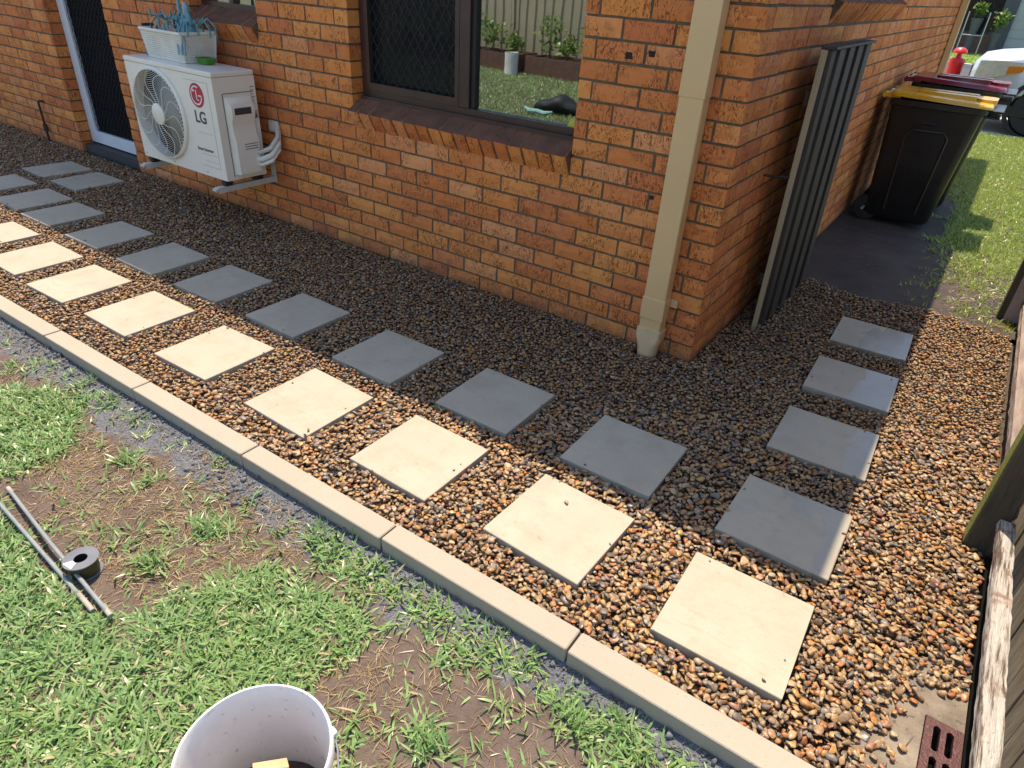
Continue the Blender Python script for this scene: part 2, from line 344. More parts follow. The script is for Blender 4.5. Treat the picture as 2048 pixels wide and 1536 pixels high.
class B:
    def __init__(s): s.v = []; s.f = []
    def add(s, vs, fs):
        n = len(s.v); s.v += [tuple(map(float, q)) for q in vs]; s.f += [tuple(i + n for i in f) for f in fs]; return s
    def box(s, x0, x1, y0, y1, z0, z1, ch=0.0):
        if ch <= 0:
            return s.add([(x0, y0, z0), (x1, y0, z0), (x1, y1, z0), (x0, y1, z0), (x0, y0, z1), (x1, y0, z1), (x1, y1, z1), (x0, y1, z1)],
                         [(0, 3, 2, 1), (4, 5, 6, 7), (0, 1, 5, 4), (1, 2, 6, 5), (2, 3, 7, 6), (3, 0, 4, 7)])
        # chamfered on all edges
        c = ch; vs = []; idx = {}
        for ix, (X, sx) in enumerate(((x0, 1), (x1, -1))):
            for iy, (Y, sy) in enumerate(((y0, 1), (y1, -1))):
                for iz, (Z, sz) in enumerate(((z0, 1), (z1, -1))):
                    for ax in range(3):
                        q = [X + sx*c, Y + sy*c, Z + sz*c]; q[ax] = (X, Y, Z)[ax]
                        idx[ix, iy, iz, ax] = len(vs); vs.append(q)
        fs = []
        I = lambda a, b, d, ax: idx[a, b, d, ax]
        fs += [(I(0, 0, 0, 0), I(0, 0, 1, 0), I(0, 1, 1, 0), I(0, 1, 0, 0)), (I(1, 0, 0, 0), I(1, 1, 0, 0), I(1, 1, 1, 0), I(1, 0, 1, 0)),
               (I(0, 0, 0, 1), I(1, 0, 0, 1), I(1, 0, 1, 1), I(0, 0, 1, 1)), (I(0, 1, 0, 1), I(0, 1, 1, 1), I(1, 1, 1, 1), I(1, 1, 0, 1)),
               (I(0, 0, 0, 2), I(0, 1, 0, 2), I(1, 1, 0, 2), I(1, 0, 0, 2)), (I(0, 0, 1, 2), I(1, 0, 1, 2), I(1, 1, 1, 2), I(0, 1, 1, 2))]
        for a in (0, 1):
            for b in (0, 1):
                fs += [(I(0, a, b, 1), I(1, a, b, 1), I(1, a, b, 2), I(0, a, b, 2)), (I(a, 0, b, 0), I(a, 1, b, 0), I(a, 1, b, 2), I(a, 0, b, 2)),
                       (I(a, b, 0, 0), I(a, b, 1, 0), I(a, b, 1, 1), I(a, b, 0, 1))]
                for d in (0, 1): fs.append((I(a, b, d, 0), I(a, b, d, 1), I(a, b, d, 2)))
        return s.add(vs, fs)
    def xf(s, M, start=0):
        for i in range(start, len(s.v)): s.v[i] = tuple(M @ Vector(s.v[i]))
        return s
    def tube(s, pts, r, n=8, cap=True):
        pts = [Vector(q) for q in pts]; rs = r if isinstance(r, (list, tuple)) else [r]*len(pts)
        rings = []; up = Vector((0, 0, 1)); prev = None
        for i, q in enumerate(pts):
            d = (pts[min(i + 1, len(pts) - 1)] - pts[max(i - 1, 0)]).normalized()
            if prev is None:
                a = up.cross(d); a = a if a.length > 1e-3 else Vector((1, 0, 0)).cross(d)
            else: a = prev - d*prev.dot(d)
            a.normalize(); b = d.cross(a); prev = a
            rings.append([q + (a*math.cos(2*math.pi*k/n) + b*math.sin(2*math.pi*k/n))*rs[i] for k in range(n)])
        vs = [v for rg in rings for v in rg]; fs = []
        for i in range(len(pts) - 1):
            for k in range(n):
                fs.append((i*n + k, i*n + (k + 1) % n, (i + 1)*n + (k + 1) % n, (i + 1)*n + k))
        if cap: fs += [tuple(range(n))[::-1], tuple((len(pts) - 1)*n + k for k in range(n))]
        return s.add(vs, fs)
    def lathe(s, prof, c=(0, 0, 0), n=32, axis='z', closed=False):
        vs = []
        for r, h in prof:
            for k in range(n):
                a = 2*math.pi*k/n; u, v = r*math.cos(a), r*math.sin(a)
                q = {'z': (u, v, h), 'y': (u, h, v), 'x': (h, u, v)}[axis]
                vs.append((c[0] + q[0], c[1] + q[1], c[2] + q[2]))
        fs = []; m = len(prof)
        for i in range(m if closed else m - 1):
            j = (i + 1) % m
            for k in range(n): fs.append((i*n + k, i*n + (k + 1) % n, j*n + (k + 1) % n, j*n + k))
        return s.add(vs, fs)
    def loft(s, rings, cap=True, closed=True):
        n = len(rings[0]); vs = [q for r in rings for q in r]; fs = []
        for i in range(len(rings) - 1):
            for k in range(n if closed else n - 1): fs.append((i*n + k, i*n + (k + 1) % n, (i + 1)*n + (k + 1) % n, (i + 1)*n + k))
        if cap: fs += [tuple(range(n))[::-1], tuple((len(rings) - 1)*n + k for k in range(n))]
        return s.add(vs, fs)
    def prism(s, poly, ax, a0, a1):
        """extrude a polygon given in the two other axes along axis ax"""
        def P(q, t):
            r = list(q); r.insert(ax, t); return r
        return s.loft([[P(q, a0) for q in poly], [P(q, a1) for q in poly]])
    def build(s, name, mat, parent=None, smooth=False):
        V = np.array(s.v, float)
        if parent is not None: V = V - ORG.get(parent, np.zeros(3))
        me = bpy.data.meshes.new(name); me.from_pydata(V.tolist(), [], s.f); me.update()
        o = link(name, me, mat, parent)
        if smooth:
            me.polygons.foreach_set('use_smooth', [True]*len(me.polygons))
            try: me.set_sharp_from_angle(angle=rad(38))
            except Exception: pass
        return o
def box(name, mat, parent, *a, ch=0.0): return B().box(*a, ch=ch).build(name, mat, parent)
def rrect(cx, cy, hx, hy, r, n=4):
    out = []
    for (sx, sy, a0) in ((1, 1, 0), (-1, 1, 90), (-1, -1, 180), (1, -1, 270)):
        for k in range(n + 1):
            a = rad(a0 + 90*k/n); out.append((cx + sx*(hx - r) + r*math.cos(a), cy + sy*(hy - r) + r*math.sin(a)))
    return out
def copy_tree(o, parent=None):
    c = o.copy(); COL.objects.link(c); c.parent = parent
    for ch in [q for q in bpy.data.objects if q.parent == o]: copy_tree(ch, c)
    return c
def text_mesh(txt, size, bold=0.0):
    cu = bpy.data.curves.new('txt', 'FONT'); cu.body = txt; cu.size = size; cu.offset = bold; cu.align_x = 'LEFT'; cu.extrude = .0008
    o = bpy.data.objects.new('txt', cu); me = bpy.data.meshes.new_from_object(o)
    bpy.data.objects.remove(o); return me
def front_text(name, txt, size, x, y, z, mat, parent, bold=0.0):
    me = text_mesh(txt, size, bold)
    me.transform(Matrix.Translation(Vector((x, y, z)) - Vector(ORG[parent]))@Matrix.Rotation(rad(90), 4, 'X'))
    return link(name, me, mat, parent)
def inpoly(px, py, poly):
    c = np.zeros(len(px), bool); n = len(poly)
    for i in range(n):
        x1, y1 = poly[i]; x2, y2 = poly[(i + 1) % n]
        hit = ((y1 > py) != (y2 > py)) & (px < (x2 - x1)*(py - y1)/((y2 - y1) or 1e-9) + x1); c ^= hit
    return c

# ------------------------------------------------------------------ setting: ground
tag(B().box(-160, 160, -160, 160, -.35, -.11).build('ground', simple('far_ground', (.15, .17, .06), (.17, .13, .09), .6, .95, .5, 30)), kind='structure')
def rough_sheet(name, x0, x1, y0, y1, z, step, amp, mat):
    nx, ny = int((x1 - x0)/step) + 1, int((y1 - y0)/step) + 1
    X, Y = np.meshgrid(np.linspace(x0, x1, nx), np.linspace(y0, y1, ny), indexing='ij')
    Z = z + amp*bumps(X, Y) + (.032*np.exp(-np.abs(Y - kf(X))/.075) if name == 'lawn_soil' else 0)
    V = np.stack([X.ravel(), Y.ravel(), Z.ravel()], 1); i = np.arange(nx*ny).reshape(nx, ny)
    F = np.stack([i[:-1, :-1].ravel(), i[1:, :-1].ravel(), i[1:, 1:].ravel(), i[:-1, 1:].ravel()], 1)
    o = link(name, mesh_np(name, V, [F]), mat, None, True); return tag(o, kind='structure')
def bumps(X, Y):
    return (np.sin(3.1*X + 1.3*Y)*np.cos(2.3*Y - 1.7*X) + .6*np.sin(9.7*X - 4.1*Y + 1)*np.sin(8.3*Y + 2.9*X) + .35*np.sin(31*X + 17*Y)*np.sin(27*Y - 13*X))*.5
def kb(x): return -1.7345 + .0163*x
def kf(x): return -1.8165 + .0149*x
LAWN_Z = -.055
rough_sheet('lawn_soil', -12, 1.9, -9.6, -1.80, LAWN_Z, .035, .008, M_SOIL)
rough_sheet('side_path', 0.0, 4.2, 1.50, 9.44, .0, .05, .006, M_DIRT)
tag(box('driveway', M_DRIVE, None, -14, 14, 9.44, 15.5, -.11, -.006), kind='structure')
tag(box('road', M_ROAD, None, -40, 40, 15.5, 22.5, -.11, -.03), kind='structure')
tag(box('kerb_far', M_DRIVE, None, -40, 40, 22.5, 22.7, -.11, .07), kind='structure')
bed = tag(B().add([(q[0], q[1], -.034) for q in ((-8.6, -1.80), (1.14, -1.74), (1.14, -1.30), (1.9, -1.16), (1.9, 1.56), (-.02, 1.56), (-.02, .05), (-8.6, .05))],
        [(0, 1, 2, 3, 4, 5, 6, 7)]).build('gravel_bed', M_BED), kind='structure')

# kerb of cream concrete blocks
kerb = tag(box('kerb', M_CONC, None, -4.6, 1.24, -1.80, -1.752, -.12, -.06), kind='structure')
KX = [-4.60, -3.90, -3.185, -2.465, -1.731, -1.014, -.3125, .385, 1.30]
for i in range(len(KX) - 1):
    x0, x1 = KX[i] + .0035, KX[i + 1] - .0035
    dz = random.uniform(-.002, .002); dy = random.uniform(-.002, .002)
    b = B().box(0, 1, 0, 1, -.125, .03 + dz, ch=0)
    b = B(); c = .003; zt = .03 + dz
    def ring(x, ins=0.0):
        f, k_ = kf(x) + dy + ins, kb(x) + dy - ins
        return [(x, f, -.125), (x, f, zt - c - ins), (x, f + c, zt - ins), (x, k_ - c, zt - ins), (x, k_, zt - c - ins), (x, k_, -.125)]
    b.loft([ring(x0, .003), ring(x0 + .004), ring(x1 - .004), ring(x1, .003)])
    b.build('kerb_block', M_CONC_K, kerb)

# ------------------------------------------------------------------ the house
house = thing('brick_house', (-4, 3.7, 0), 'orange brick house with cream downpipe and brown window along the gravel path', 'house')
HX0, HY1 = -8.4, 7.42                      # far ends of the two walls
WT = 2.40                                  # wall top
WIN = (-2.285, -.785, .80, 2.06); SWIN = (-3.78, -3.085, 1.205, 2.06); DOOR = (-5.84, -4.915, -.10, 2.08); BWIN = (1.04, 3.05, 1.50, 2.06)
def spans(a0, a1, z0, z1, ops):
    """wall rectangle minus openings -> list of rectangles"""
    xs = sorted({a0, a1, *[o[0] for o in ops], *[o[1] for o in ops]}); out = []
    for l, r in zip(xs[:-1], xs[1:]):
        cuts = sorted([(o[2], o[3]) for o in ops if o[0] <= l + 1e-6 and o[1] >= r - 1e-6]); z = z0
        for c0, c1 in cuts:
            if c0 > z: out.append((l, r, z, c0))
            z = max(z, c1)
        if z < z1: out.append((l, r, z, z1))
    return out
m = .0065
wA = B()
for l, r, z0, z1 in spans(HX0, -m, -.1, WT, [(o[0] - m, o[1] + m, o[2] - m, o[3] + m) for o in (WIN, SWIN, DOOR)]):
    wA.box(l, r, m, .225, z0, z1)
wallA = wA.build('wall', M_MORTAR, house)
wB = B()
for l, r, z0, z1 in spans(.225, HY1, -.1, WT, [(BWIN[0] - m, BWIN[1] + m, BWIN[2] - m, BWIN[3] + m)]):
    wB.box(-.225, -m, l, r, z0, z1)
wB.build('wall', M_MORTAR, house)
box('wall', M_MORTAR, house, HX0, -.225, HY1 - .22, HY1 - .002, -.1, WT)
box('wall', M_MORTAR, house, HX0, HX0 + .2, .225, HY1 - .22, -.1, WT)

# brick prototypes (unit: x along the wall, y into the wall, z up; front face at y=0)
def brick_mesh(name, rng, rough=.0026):
    nx, nz = 5, 2
    xs = np.linspace(0, 1, nx + 1); zs = np.linspace(0, 1, nz + 1)
    V = []; 
    for i, x in enumerate(xs):
        for j, z in enumerate(zs):
            edge = i in (0, nx) or j in (0, nz)
            d = rng.uniform(.0012, .004) if edge else -rng.uniform(0, rough*1.6)
            jx = rng.uniform(-.004, .004) if edge else rng.uniform(-.03, .03); jz = rng.uniform(-.018, .018)
            V.append((np.clip(x + jx, 0, 1) if i not in (0, nx) else x + (rng.uniform(0, .008) if i == 0 else -rng.uniform(0, .008)),
                      d, z + (jz if 0 < j < nz else abs(jz) if j == 0 else -abs(jz))))
    F = []
    id_ = lambda i, j: i*(nz + 1) + j
    for i in range(nx):
        for j in range(nz): F.append((id_(i, j), id_(i + 1, j), id_(i + 1, j + 1), id_(i, j + 1)))
    ringi = [id_(i, 0) for i in range(nx + 1)] + [id_(nx, j) for j in range(1, nz + 1)] + [id_(i, nz) for i in range(nx - 1, -1, -1)] + [id_(0, j) for j in range(nz - 1, 0, -1)]
    n = len(V)
    for k in ringi: V.append((V[k][0], 1.0, V[k][2]))
    for k in range(len(ringi)):
        a, b = ringi[k], ringi[(k + 1) % len(ringi)]; F.append((b, a, n + k, n + (k + 1) % len(ringi)))
    return np.array(V), F
def scaled(proto, L, D, H):
    V, F = proto; V = V.copy()
    V[:, 0] *= L; V[:, 2] *= H
    back = V[:, 1] > .5; V[back, 1] = D
    return V, F
PROTO = [brick_mesh('b', np.random.default_rng(100 + i)) for i in range(10)]
bricks = []                                # (origin, axis, length, kind)
def lay(a0, a1, zcourse, ops, first, wall):
    """one course of stretcher bond from a1 (house corner) backwards"""
    z0 = zcourse*.086 + .005; z1 = z0 + .076
    e = a1; L = first
    segs = []
    while e > a0 + .02:
        s_ = max(a0, e - L); segs.append((s_, e)); e = s_ - .010; L = .23
    for s_, e_ in segs:
        parts = [(s_, e_)]
        for o in ops:
            if o[2] < z1 - .03 and o[3] > z0 + .03:
                nxt = []
                for p0, p1 in parts:
                    if p1 <= o[0] or p0 >= o[1]: nxt.append((p0, p1)); continue
                    if p0 < o[0]: nxt.append((p0, o[0]))
                    if p1 > o[1]: nxt.append((o[1], p1))
                parts = nxt
        for p0, p1 in parts:
            if p1 - p0 > .025: bricks.append((wall, p0, p1, z0))
for k in range(-1, 28):
    lay(HX0, 0.0, k, (WIN, SWIN, DOOR), .11 if k % 2 == 0 else .23, 'A')
    lay(-HY1, -(.0 if k % 2 == 0 else .0), k, [(-BWIN[1], -BWIN[0], BWIN[2], BWIN[3])], .23 if k % 2 == 0 else .11, 'B')
# measured size in the photograph decides which bricks are single parts
def brick_center(b):
    wl, p0, p1, z0 = b
    return ((p0 + p1)/2, 0.0, z0 + .038) if wl == 'A' else (0.0, -(p0 + p1)/2, z0 + .038)
def brick_area(b):
    wl, p0, p1, z0 = b; k = lambda p_, z: (p_, 0, z) if wl == 'A' else (0, -p_, z)
    x, y, c = project([k(p0, z0), k(p1, z0), k(p1, z0 + .076), k(p0, z0 + .076)])
    if c.min() < .1 or x.max() < 0 or x.min() > IW or y.max() < 0 or y.min() > IH: return 0.0
    return abs(sum(x[i]*y[(i + 1) % 4] - x[(i + 1) % 4]*y[i] for i in range(4)))/2
order = sorted(range(len(bricks)), key=lambda i: -brick_area(bricks[i]))
single = set(order[:300])
MESHC = {}
RV, RF, base = [], [], 0
for i, (wl, p0, p1, z0) in enumerate(bricks):
    L = p1 - p0; pr = i*7 % 10
    corner = abs(p1) < 1e-6
    z0 = z0 + random.uniform(-.0015, .0015); push = random.uniform(-.0015, .0015)
    D = .105
    if i in single:
        key = (round(L, 2), pr if L > .1 else pr % 4)
        if key not in MESHC:
            V, F = scaled(PROTO[pr], L, D, .076)
            if wl == 'B': pass
            me = bpy.data.meshes.new('brick'); me.from_pydata(V.tolist(), [], F); me.update(); me.materials.append(M_BRICK); MESHC[key] = me
        o = bpy.data.objects.new('brick', MESHC[key]); COL.objects.link(o); o.parent = house
        if wl == 'A': o.location = Vector((p0, push, z0)) - house.location
        else: o.location = Vector((-push, -p1, z0)) - house.location; o.rotation_euler = (0, 0, rad(90))
    else:
        V, F = scaled(PROTO[pr], L, D, .076)
        if wl == 'A': W_ = V + np.array([p0, push, z0])
        else: W_ = np.stack([-V[:, 1] - push, V[:, 0] - p1, V[:, 2] + z0], 1)
        RV.append(W_); RF += [tuple(q + base for q in f) for f in F]; base += len(V)
me = bpy.data.meshes.new('brick_courses'); me.from_pydata((np.concatenate(RV) - ORG[house]).tolist(), [], RF); me.update()
tag(link('brick_courses', me, M_BRICKS, house), kind='stuff')

# sloping brick-on-edge sills
def sill_brick(parent, M):
    V, F = scaled(PROTO[random.randrange(10)], .076, .23, .11)
    V = (np.array([M@Vector(q) for q in V]) - ORG[parent]).tolist()
    me = bpy.data.meshes.new('brick'); me.from_pydata(V, [], F); me.update(); o = link('brick', me, M_BRICK, parent)
    me.materials.append(M_BRICK_W)                      # weathered upper faces
    for p_ in me.polygons:
        if p_.normal.z > .6: p_.material_index = 1
    return o
def sill(x0, x1, ytop, ztop, n):
    """front top edge of the bricks at (ytop, ztop); slope 30 degrees"""
    bed_ = B(); pitch = (x1 - x0)/n
    s = bed_.box(x0 + .004, x1 - .004, .008, .20, -.105, -.004).build('window_sill', M_MORTAR, house)
    Mx = Matrix.Translation((0, ytop, ztop))@Matrix.Rotation(rad(29), 4, 'X')
    s.data.transform(Matrix.Translation(-Vector(ORG[house]))@Mx@Matrix.Translation(Vector(ORG[house])))
    for i in range(n):
        M = Mx@Matrix.Translation((x0 + i*pitch + (pitch - .0765)/2, random.uniform(-.003, .003), -.11 + random.uniform(-.002, .002)))
        sill_brick(s, M)
    return s
sill(WIN[0] - .0, WIN[1] - .0, -.052, .860, 17)
sill(SWIN[0], SWIN[1], -.052, 1.225, 8)
def sill_b(y0, y1, xtop, ztop, n):
    pitch = (y1 - y0)/n
    Mx = Matrix.Translation((xtop, 0, ztop))@Matrix.Rotation(rad(90), 4, 'Z')@Matrix.Rotation(rad(29), 4, 'X')
    bd = B().box(y0 + .004, y1 - .004, .008, .20, -.105, -.004); bd.xf(Mx); s = bd.build('window_sill', M_MORTAR, house)
    for i in range(n): sill_brick(s, Mx@Matrix.Translation((y0 + i*pitch + (pitch - .0765)/2, random.uniform(-.003, .003), -.11)))
sill_b(BWIN[0], BWIN[1], .05, 1.565, 23)

# big sliding window: brown aluminium, grille on the left half
WX0, WX1, WZ0, WZ1, WY = WIN[0] + .012, WIN[1] - .012, .925, 2.06, .10
fr = B()
fr.box(WX0, WX1, WY - .02, WY + .06, WZ0, WZ0 + .045); fr.box(WX0, WX1, WY - .02, WY + .06, WZ1 - .04, WZ1)
fr.box(WX0, WX0 + .04, WY - .02, WY + .06, WZ0 + .045, WZ1 - .04); fr.box(WX1 - .022, WX1, WY - .02, WY + .06, WZ0 + .045, WZ1 - .04)
window = fr.build('window', M_BROWN, house)
box('sill_track', M_BROWN, window, WX0 + .002, WX1 - .002, WY - .045, WY - .022, WZ0 - .02, WZ0 + .012)
mull = box('mullion', M_BROWN, window, -1.545, -1.478, WY - .03, WY + .05, WZ0 + .046, WZ1 - .041, ch=.003)
box('mullion_edge', M_BLACK, window, -1.476, -1.452, WY - .012, WY + .04, WZ0 + .048, WZ1 - .042)
sf = B(); s0, s1, t0, t1 = WX0 + .042, -1.547, WZ0 + .047, WZ1 - .042
sf.box(s0, s1, WY - .028, WY - .005, t0, t0 + .04); sf.box(s0, s1, WY - .028, WY - .005, t1 - .04, t1)
sf.box(s0, s0 + .028, WY - .028, WY - .005, t0 + .04, t1 - .04); sf.box(s1 - .028, s1, WY - .028, WY - .005, t0 + .04, t1 - .04)
screen = sf.build('screen_frame', M_BROWN, window)
def diamond(x0, x1, z0, z1, y, px, pz, wd, name, mat, parent):
    g = B(); th = wd
    n = int((x1 - x0)/px) + 1
    for i in range(n):
        for sgn in (1, -1):
            xc = x0 + i*px; pts = []; k = 0; z = z0
            while z <= z1 + 1e-6:
                ph = (z - z0)/pz; tri = abs((ph % 1.0)*2 - 1)          # 1..0..1
                xx = xc + sgn*px*.5*(1 - 2*tri)*.96
                pts.append((min(max(xx, x0), x1), y, z)); z += pz/6
            vs = []; fs = []
            for q in pts: vs += [(q[0] - th, y + .002*sgn, q[2]), (q[0] + th, y + .002*sgn, q[2]), (q[0] + th, y + .002*sgn + .003, q[2]), (q[0] - th, y + .002*sgn + .003, q[2])]
            for a in range(len(pts) - 1):
                for e in range(4): fs.append((a*4 + e, a*4 + (e + 1) % 4, a*4 + 4 + (e + 1) % 4, a*4 + 4 + e))
            g.add(vs, fs)
    return g.build(name, mat, parent)
diamond(s0 + .03, s1 - .03, t0 + .042, t1 - .042, WY - .016, .056, .150, .0015, 'diamond_grille', M_BLACK, window)
box('fly_screen', M_FLY, window, s0 + .03, s1 - .03, WY + .004, WY + .005, t0 + .042, t1 - .042)
box('pane', M_GLASS, window, s0, -1.54, WY + .024, WY + .028, t0, t1)
box('pane', M_GLASS, window, -1.456, WX1 - .022, WY + .008, WY + .012, WZ0 + .046, WZ1 - .041)
# room behind the window
rm = B()
rm.box(-4.1, -.26, 2.2, 2.25, -.05, 2.4); rm.box(-4.1, -4.05, .24, 2.2, -.05, 2.4); rm.box(-.28, -.24, .24, 2.2, -.05, 2.4)
rm.box(-4.1, -.26, .24, 2.2, -.09, -.05); rm.build('interior_wall', M_ROOM, house)
cu = B(); pts = []
for i in range(61):
    x = -2.3 + i*.013; pts.append((x, .32 + .02*math.sin(i*.9)))
cu.loft([[(x, y, .95) for x, y in pts], [(x, y, 2.1) for x, y in pts]], cap=False, closed=False).build('curtain', M_CURTAIN, house, True)
box('inner_sill', M_SOFFIT, house, WX0, WX1, WY + .065, .30, WZ0 - .03, WZ0 + .004)
# small window over the outdoor unit
f2 = B(); X0, X1, Z0, Z1 = SWIN[0] + .01, SWIN[1] - .01, 1.29, 2.05
f2.box(X0, X1, .09, .14, Z0, Z0 + .04); f2.box(X0, X1, .09, .14, Z1 - .04, Z1); f2.box(X0, X0 + .035, .09, .14, Z0 + .04, Z1 - .04); f2.box(X1 - .035, X1, .09, .14, Z0 + .04, Z1 - .04)
f2.box(-3.46, -3.42, .085, .135, Z0 + .041, Z1 - .041)
w2 = f2.build('window', M_BROWN, house); box('pane', M_GLASS, w2, X0 + .035, X1 - .035, .112, .116, Z0 + .04, Z1 - .04)
# side window
f3 = B(); f3.box(-.14, -.09, BWIN[0], BWIN[1], 1.62, 1.66); f3.box(-.14, -.09, BWIN[0], BWIN[1], 2.02, 2.06)
f3.box(-.14, -.09, BWIN[0], BWIN[0] + .04, 1.66, 2.02); f3.box(-.14, -.09, BWIN[1] - .04, BWIN[1], 1.66, 2.02)
w3 = f3.build('window', M_BROWN, house); box('pane', M_GLASS, w3, -.118, -.114, BWIN[0] + .04, BWIN[1] - .04, 1.66, 2.02)
# screen door in a white frame
D0, D1 = DOOR[0] + .006, DOOR[1] - .006
df = B(); DY = .10
df.box(D0, D0 + .105, DY, DY + .05, .085, 2.07, ch=.004); df.box(D1 - .1, D1, DY, DY + .05, .085, 2.07, ch=.004)
df.box(D0 + .105, D1 - .1, DY + .002, DY + .048, .085, .185, ch=.003); df.box(D0 + .105, D1 - .1, DY + .002, DY + .048, 1.97, 2.07, ch=.003)
door = df.build('door', M_WHITE, house)
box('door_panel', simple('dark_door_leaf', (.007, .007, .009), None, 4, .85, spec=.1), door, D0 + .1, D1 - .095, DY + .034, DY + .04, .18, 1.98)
diamond(D0 + .105, D1 - .1, .19, 1.965, DY + .02, .055, .14, .0014, 'diamond_grille', M_BLACK, door)
box('threshold', simple('dark_threshold', (.045, .042, .045), None, 10, .6, .2), house, D0 + .002, D1 - .002, .03, .22, -.10, .075)
# holes where old fittings were
def hole(px, py, s, nm='old_fixing_hole'):
    q = yp(px, py, 0); box(nm, simple('dark_hole', (.03, .018, .014), None, 60, .9, .6, 120), house, q[0] - s, q[0] + s, -.0035, .012, q[2] - s*.8, q[2] + s*.8, ch=.002)
hole(1258, 111, .017); hole(1304, 108, .014); hole(1303, 395, .010)
# eaves, gutter and roof
EX, EY, EYF = .362, -.40, 7.79
box('soffit', M_SOFFIT, house, HX0 - .4, EX - .10, EY + .10, EYF, 2.42, 2.435)
gt = B(); gt.box(HX0 - .4, EX, EY, EY + .10, 2.33, 2.45); gt.box(EX - .10, EX, EY + .1, EYF, 2.33, 2.45); gt.build('gutter', M_BEIGE, house)
rf = B(); xm, ym = (HX0 + EX)/2, (EY + EYF)/2
rf.add([(HX0 - .4, EY, 2.455), (EX, EY, 2.455), (EX, EYF, 2.455), (HX0 - .4, EYF, 2.455), (HX0 + 3.6, ym, 4.0), (EX - 4, ym, 4.0)],
       [(0, 1, 5, 4), (1, 2, 5), (2, 3, 4, 5), (3, 0, 4), (3, 2, 1, 0)]).build('roof', M_TILE, house)
# downpipe on the front
dp = B(); dp.box(-.262, -.152, -.078, -.008, .14, 2.36, ch=.004); dpo = dp.build('downpipe', M_BEIGE, house)
B().box(-.2665, -.1475, -.0825, -.007, .20, .31, ch=.003).build('joiner', M_BEIGE, dpo)
B().box(-.2645, -.1495, -.0805, -.0075, 1.205, 2.3, ch=.002).build('upper_sleeve', M_BEIGE, dpo)
B().box(-.1475, -.112, -.016, -.004, .265, .305, ch=.002).build('strap', M_BEIGE, dpo)
def rr(z, hx, hy, cy, r): return [(x, y, z) for x, y in rrect(-.207, cy, hx, hy, r)]
B().loft([rr(.145, .063, .044, -.044, .012), rr(.10, .063, .044, -.044, .014), rr(.05, .052, .044, -.046, .035), rr(-.03, .046, .044, -.047, .0435)]).build('boot', M_PVC, dpo, True)
# downpipe at the far end of the side wall
box('downpipe', M_BEIGE, house, .006, .075, HY1 - .16, HY1 - .05, .0, 2.36, ch=.004)

# ------------------------------------------------------------------ pavers (each can be lifted out)
PZ = .021; PAV = []
GP = 'stepping pavers set in the gravel'
def paver(q, label, wet=False, th=.04, zt=PZ, clamp=None):
    P = np.array([gp(x, y, zt)[:2] for x, y in q])
    c = P.mean(0); ex = ((P[1] - P[0]) + (P[2] - P[3]))/2; ang = math.atan2(ex[1], ex[0])
    s = .3745 if clamp is None else clamp
    ang = max(-.03, min(.03, ang))
    make_paver(c[0], c[1], ang, s, label, wet, zt)
def make_paver(cx, cy, ang, s, label, wet, zt):
    b = B().box(-s/2, s/2, -s/2, s/2, -.04, 0, ch=.0022); me = bpy.data.meshes.new('paver'); me.from_pydata(b.v, [], b.f); me.update()
    for p_ in me.vertices:
        if abs(p_.co.x) > s/2 - .003 or abs(p_.co.y) > s/2 - .003: p_.co.x += random.uniform(-.0012, .0012); p_.co.y += random.uniform(-.0012, .0012)
    o = link('paver', me, M_PAVER_WET if wet else M_PAVER); o.location = (cx, cy, zt); o.rotation_euler = (random.uniform(-.006, .006), random.uniform(-.006, .006), ang)
    tag(o, label, 'paver', GP); PAV.append((cx, cy, ang, s)); return o
ORD = ['first', 'second', 'third', 'fourth', 'fifth', 'sixth', 'seventh', 'eighth', 'ninth', 'tenth', 'eleventh', 'twelfth']
S = [[(1395, 1107), (1630, 1217), (1562, 1393), (1303, 1253)], [(1098, 948), (1261, 1037), (1157, 1167), (966, 1057)], [(830, 831), (973, 898), (851, 1001), (705, 915)],
     [(626, 735), (743, 797), (613, 872), (491, 806)], [(449, 653), (546, 692), (410, 760), (310, 707)], [(305, 579), (390, 620), (253, 675), (167, 627)], [(187, 527), (262, 560), (126, 606), (52, 570)]]
T_ = [[(1505, 950), (1705, 1030), (1650, 1160), (1430, 1055)], [(1212, 828), (1373, 893), (1298, 996), (1120, 915)], [(977, 736), (1106, 790), (1012, 866), (872, 803)], [(770, 657), (888, 705), (784, 768), (667, 713)],
      [(603, 585), (699, 623), (590, 676), (491, 629)], [(461, 531), (540, 561), (433, 602), (348, 567)], [(346, 483), (416, 512), (305, 550), (233, 518)], [(239, 441), (307, 465), (198, 499), (130, 469)], [(150, 402), (208, 425), (101, 454), (43, 427)]]
U = [[(1578, 808), (1764, 868), (1730, 964), (1532, 893)], [(1636, 711), (1800, 758), (1780, 824), (1604, 768)], [(1684, 630), (1831, 668), (1814, 722), (1655, 682)]]
for i, q in enumerate(S):
    paver(q, ['sunlit cream paver nearest the drain grate and kerb end', 'sunlit cream paver with one brown pebble lying on it',][i] if i < 2 else 'sunlit cream paver, %s from the drain in the row beside the kerb' % ORD[i])
make_paver(-3.51, -1.432, .0, .372, 'sunlit cream paver, eighth from the drain in the row beside the kerb', False, PZ)
make_paver(-4.06, -1.425, .0, .372, 'sunlit cream paver, ninth from the drain, cut off by the picture edge', False, PZ)
for i, q in enumerate(T_):
    paver(q, 'shaded grey paver at the path corner with one thin sunlit edge' if i == 0 else 'shaded grey paver, %s from the path corner in the row nearer the wall' % ORD[i], i == 0)
make_paver(-4.66, -.935, .0, .372, 'shaded grey paver, tenth from the path corner in the row nearer the wall', False, PZ)
make_paver(-5.21, -.93, .0, .372, 'shaded grey paver, eleventh from the path corner in the row nearer the wall', False, PZ)
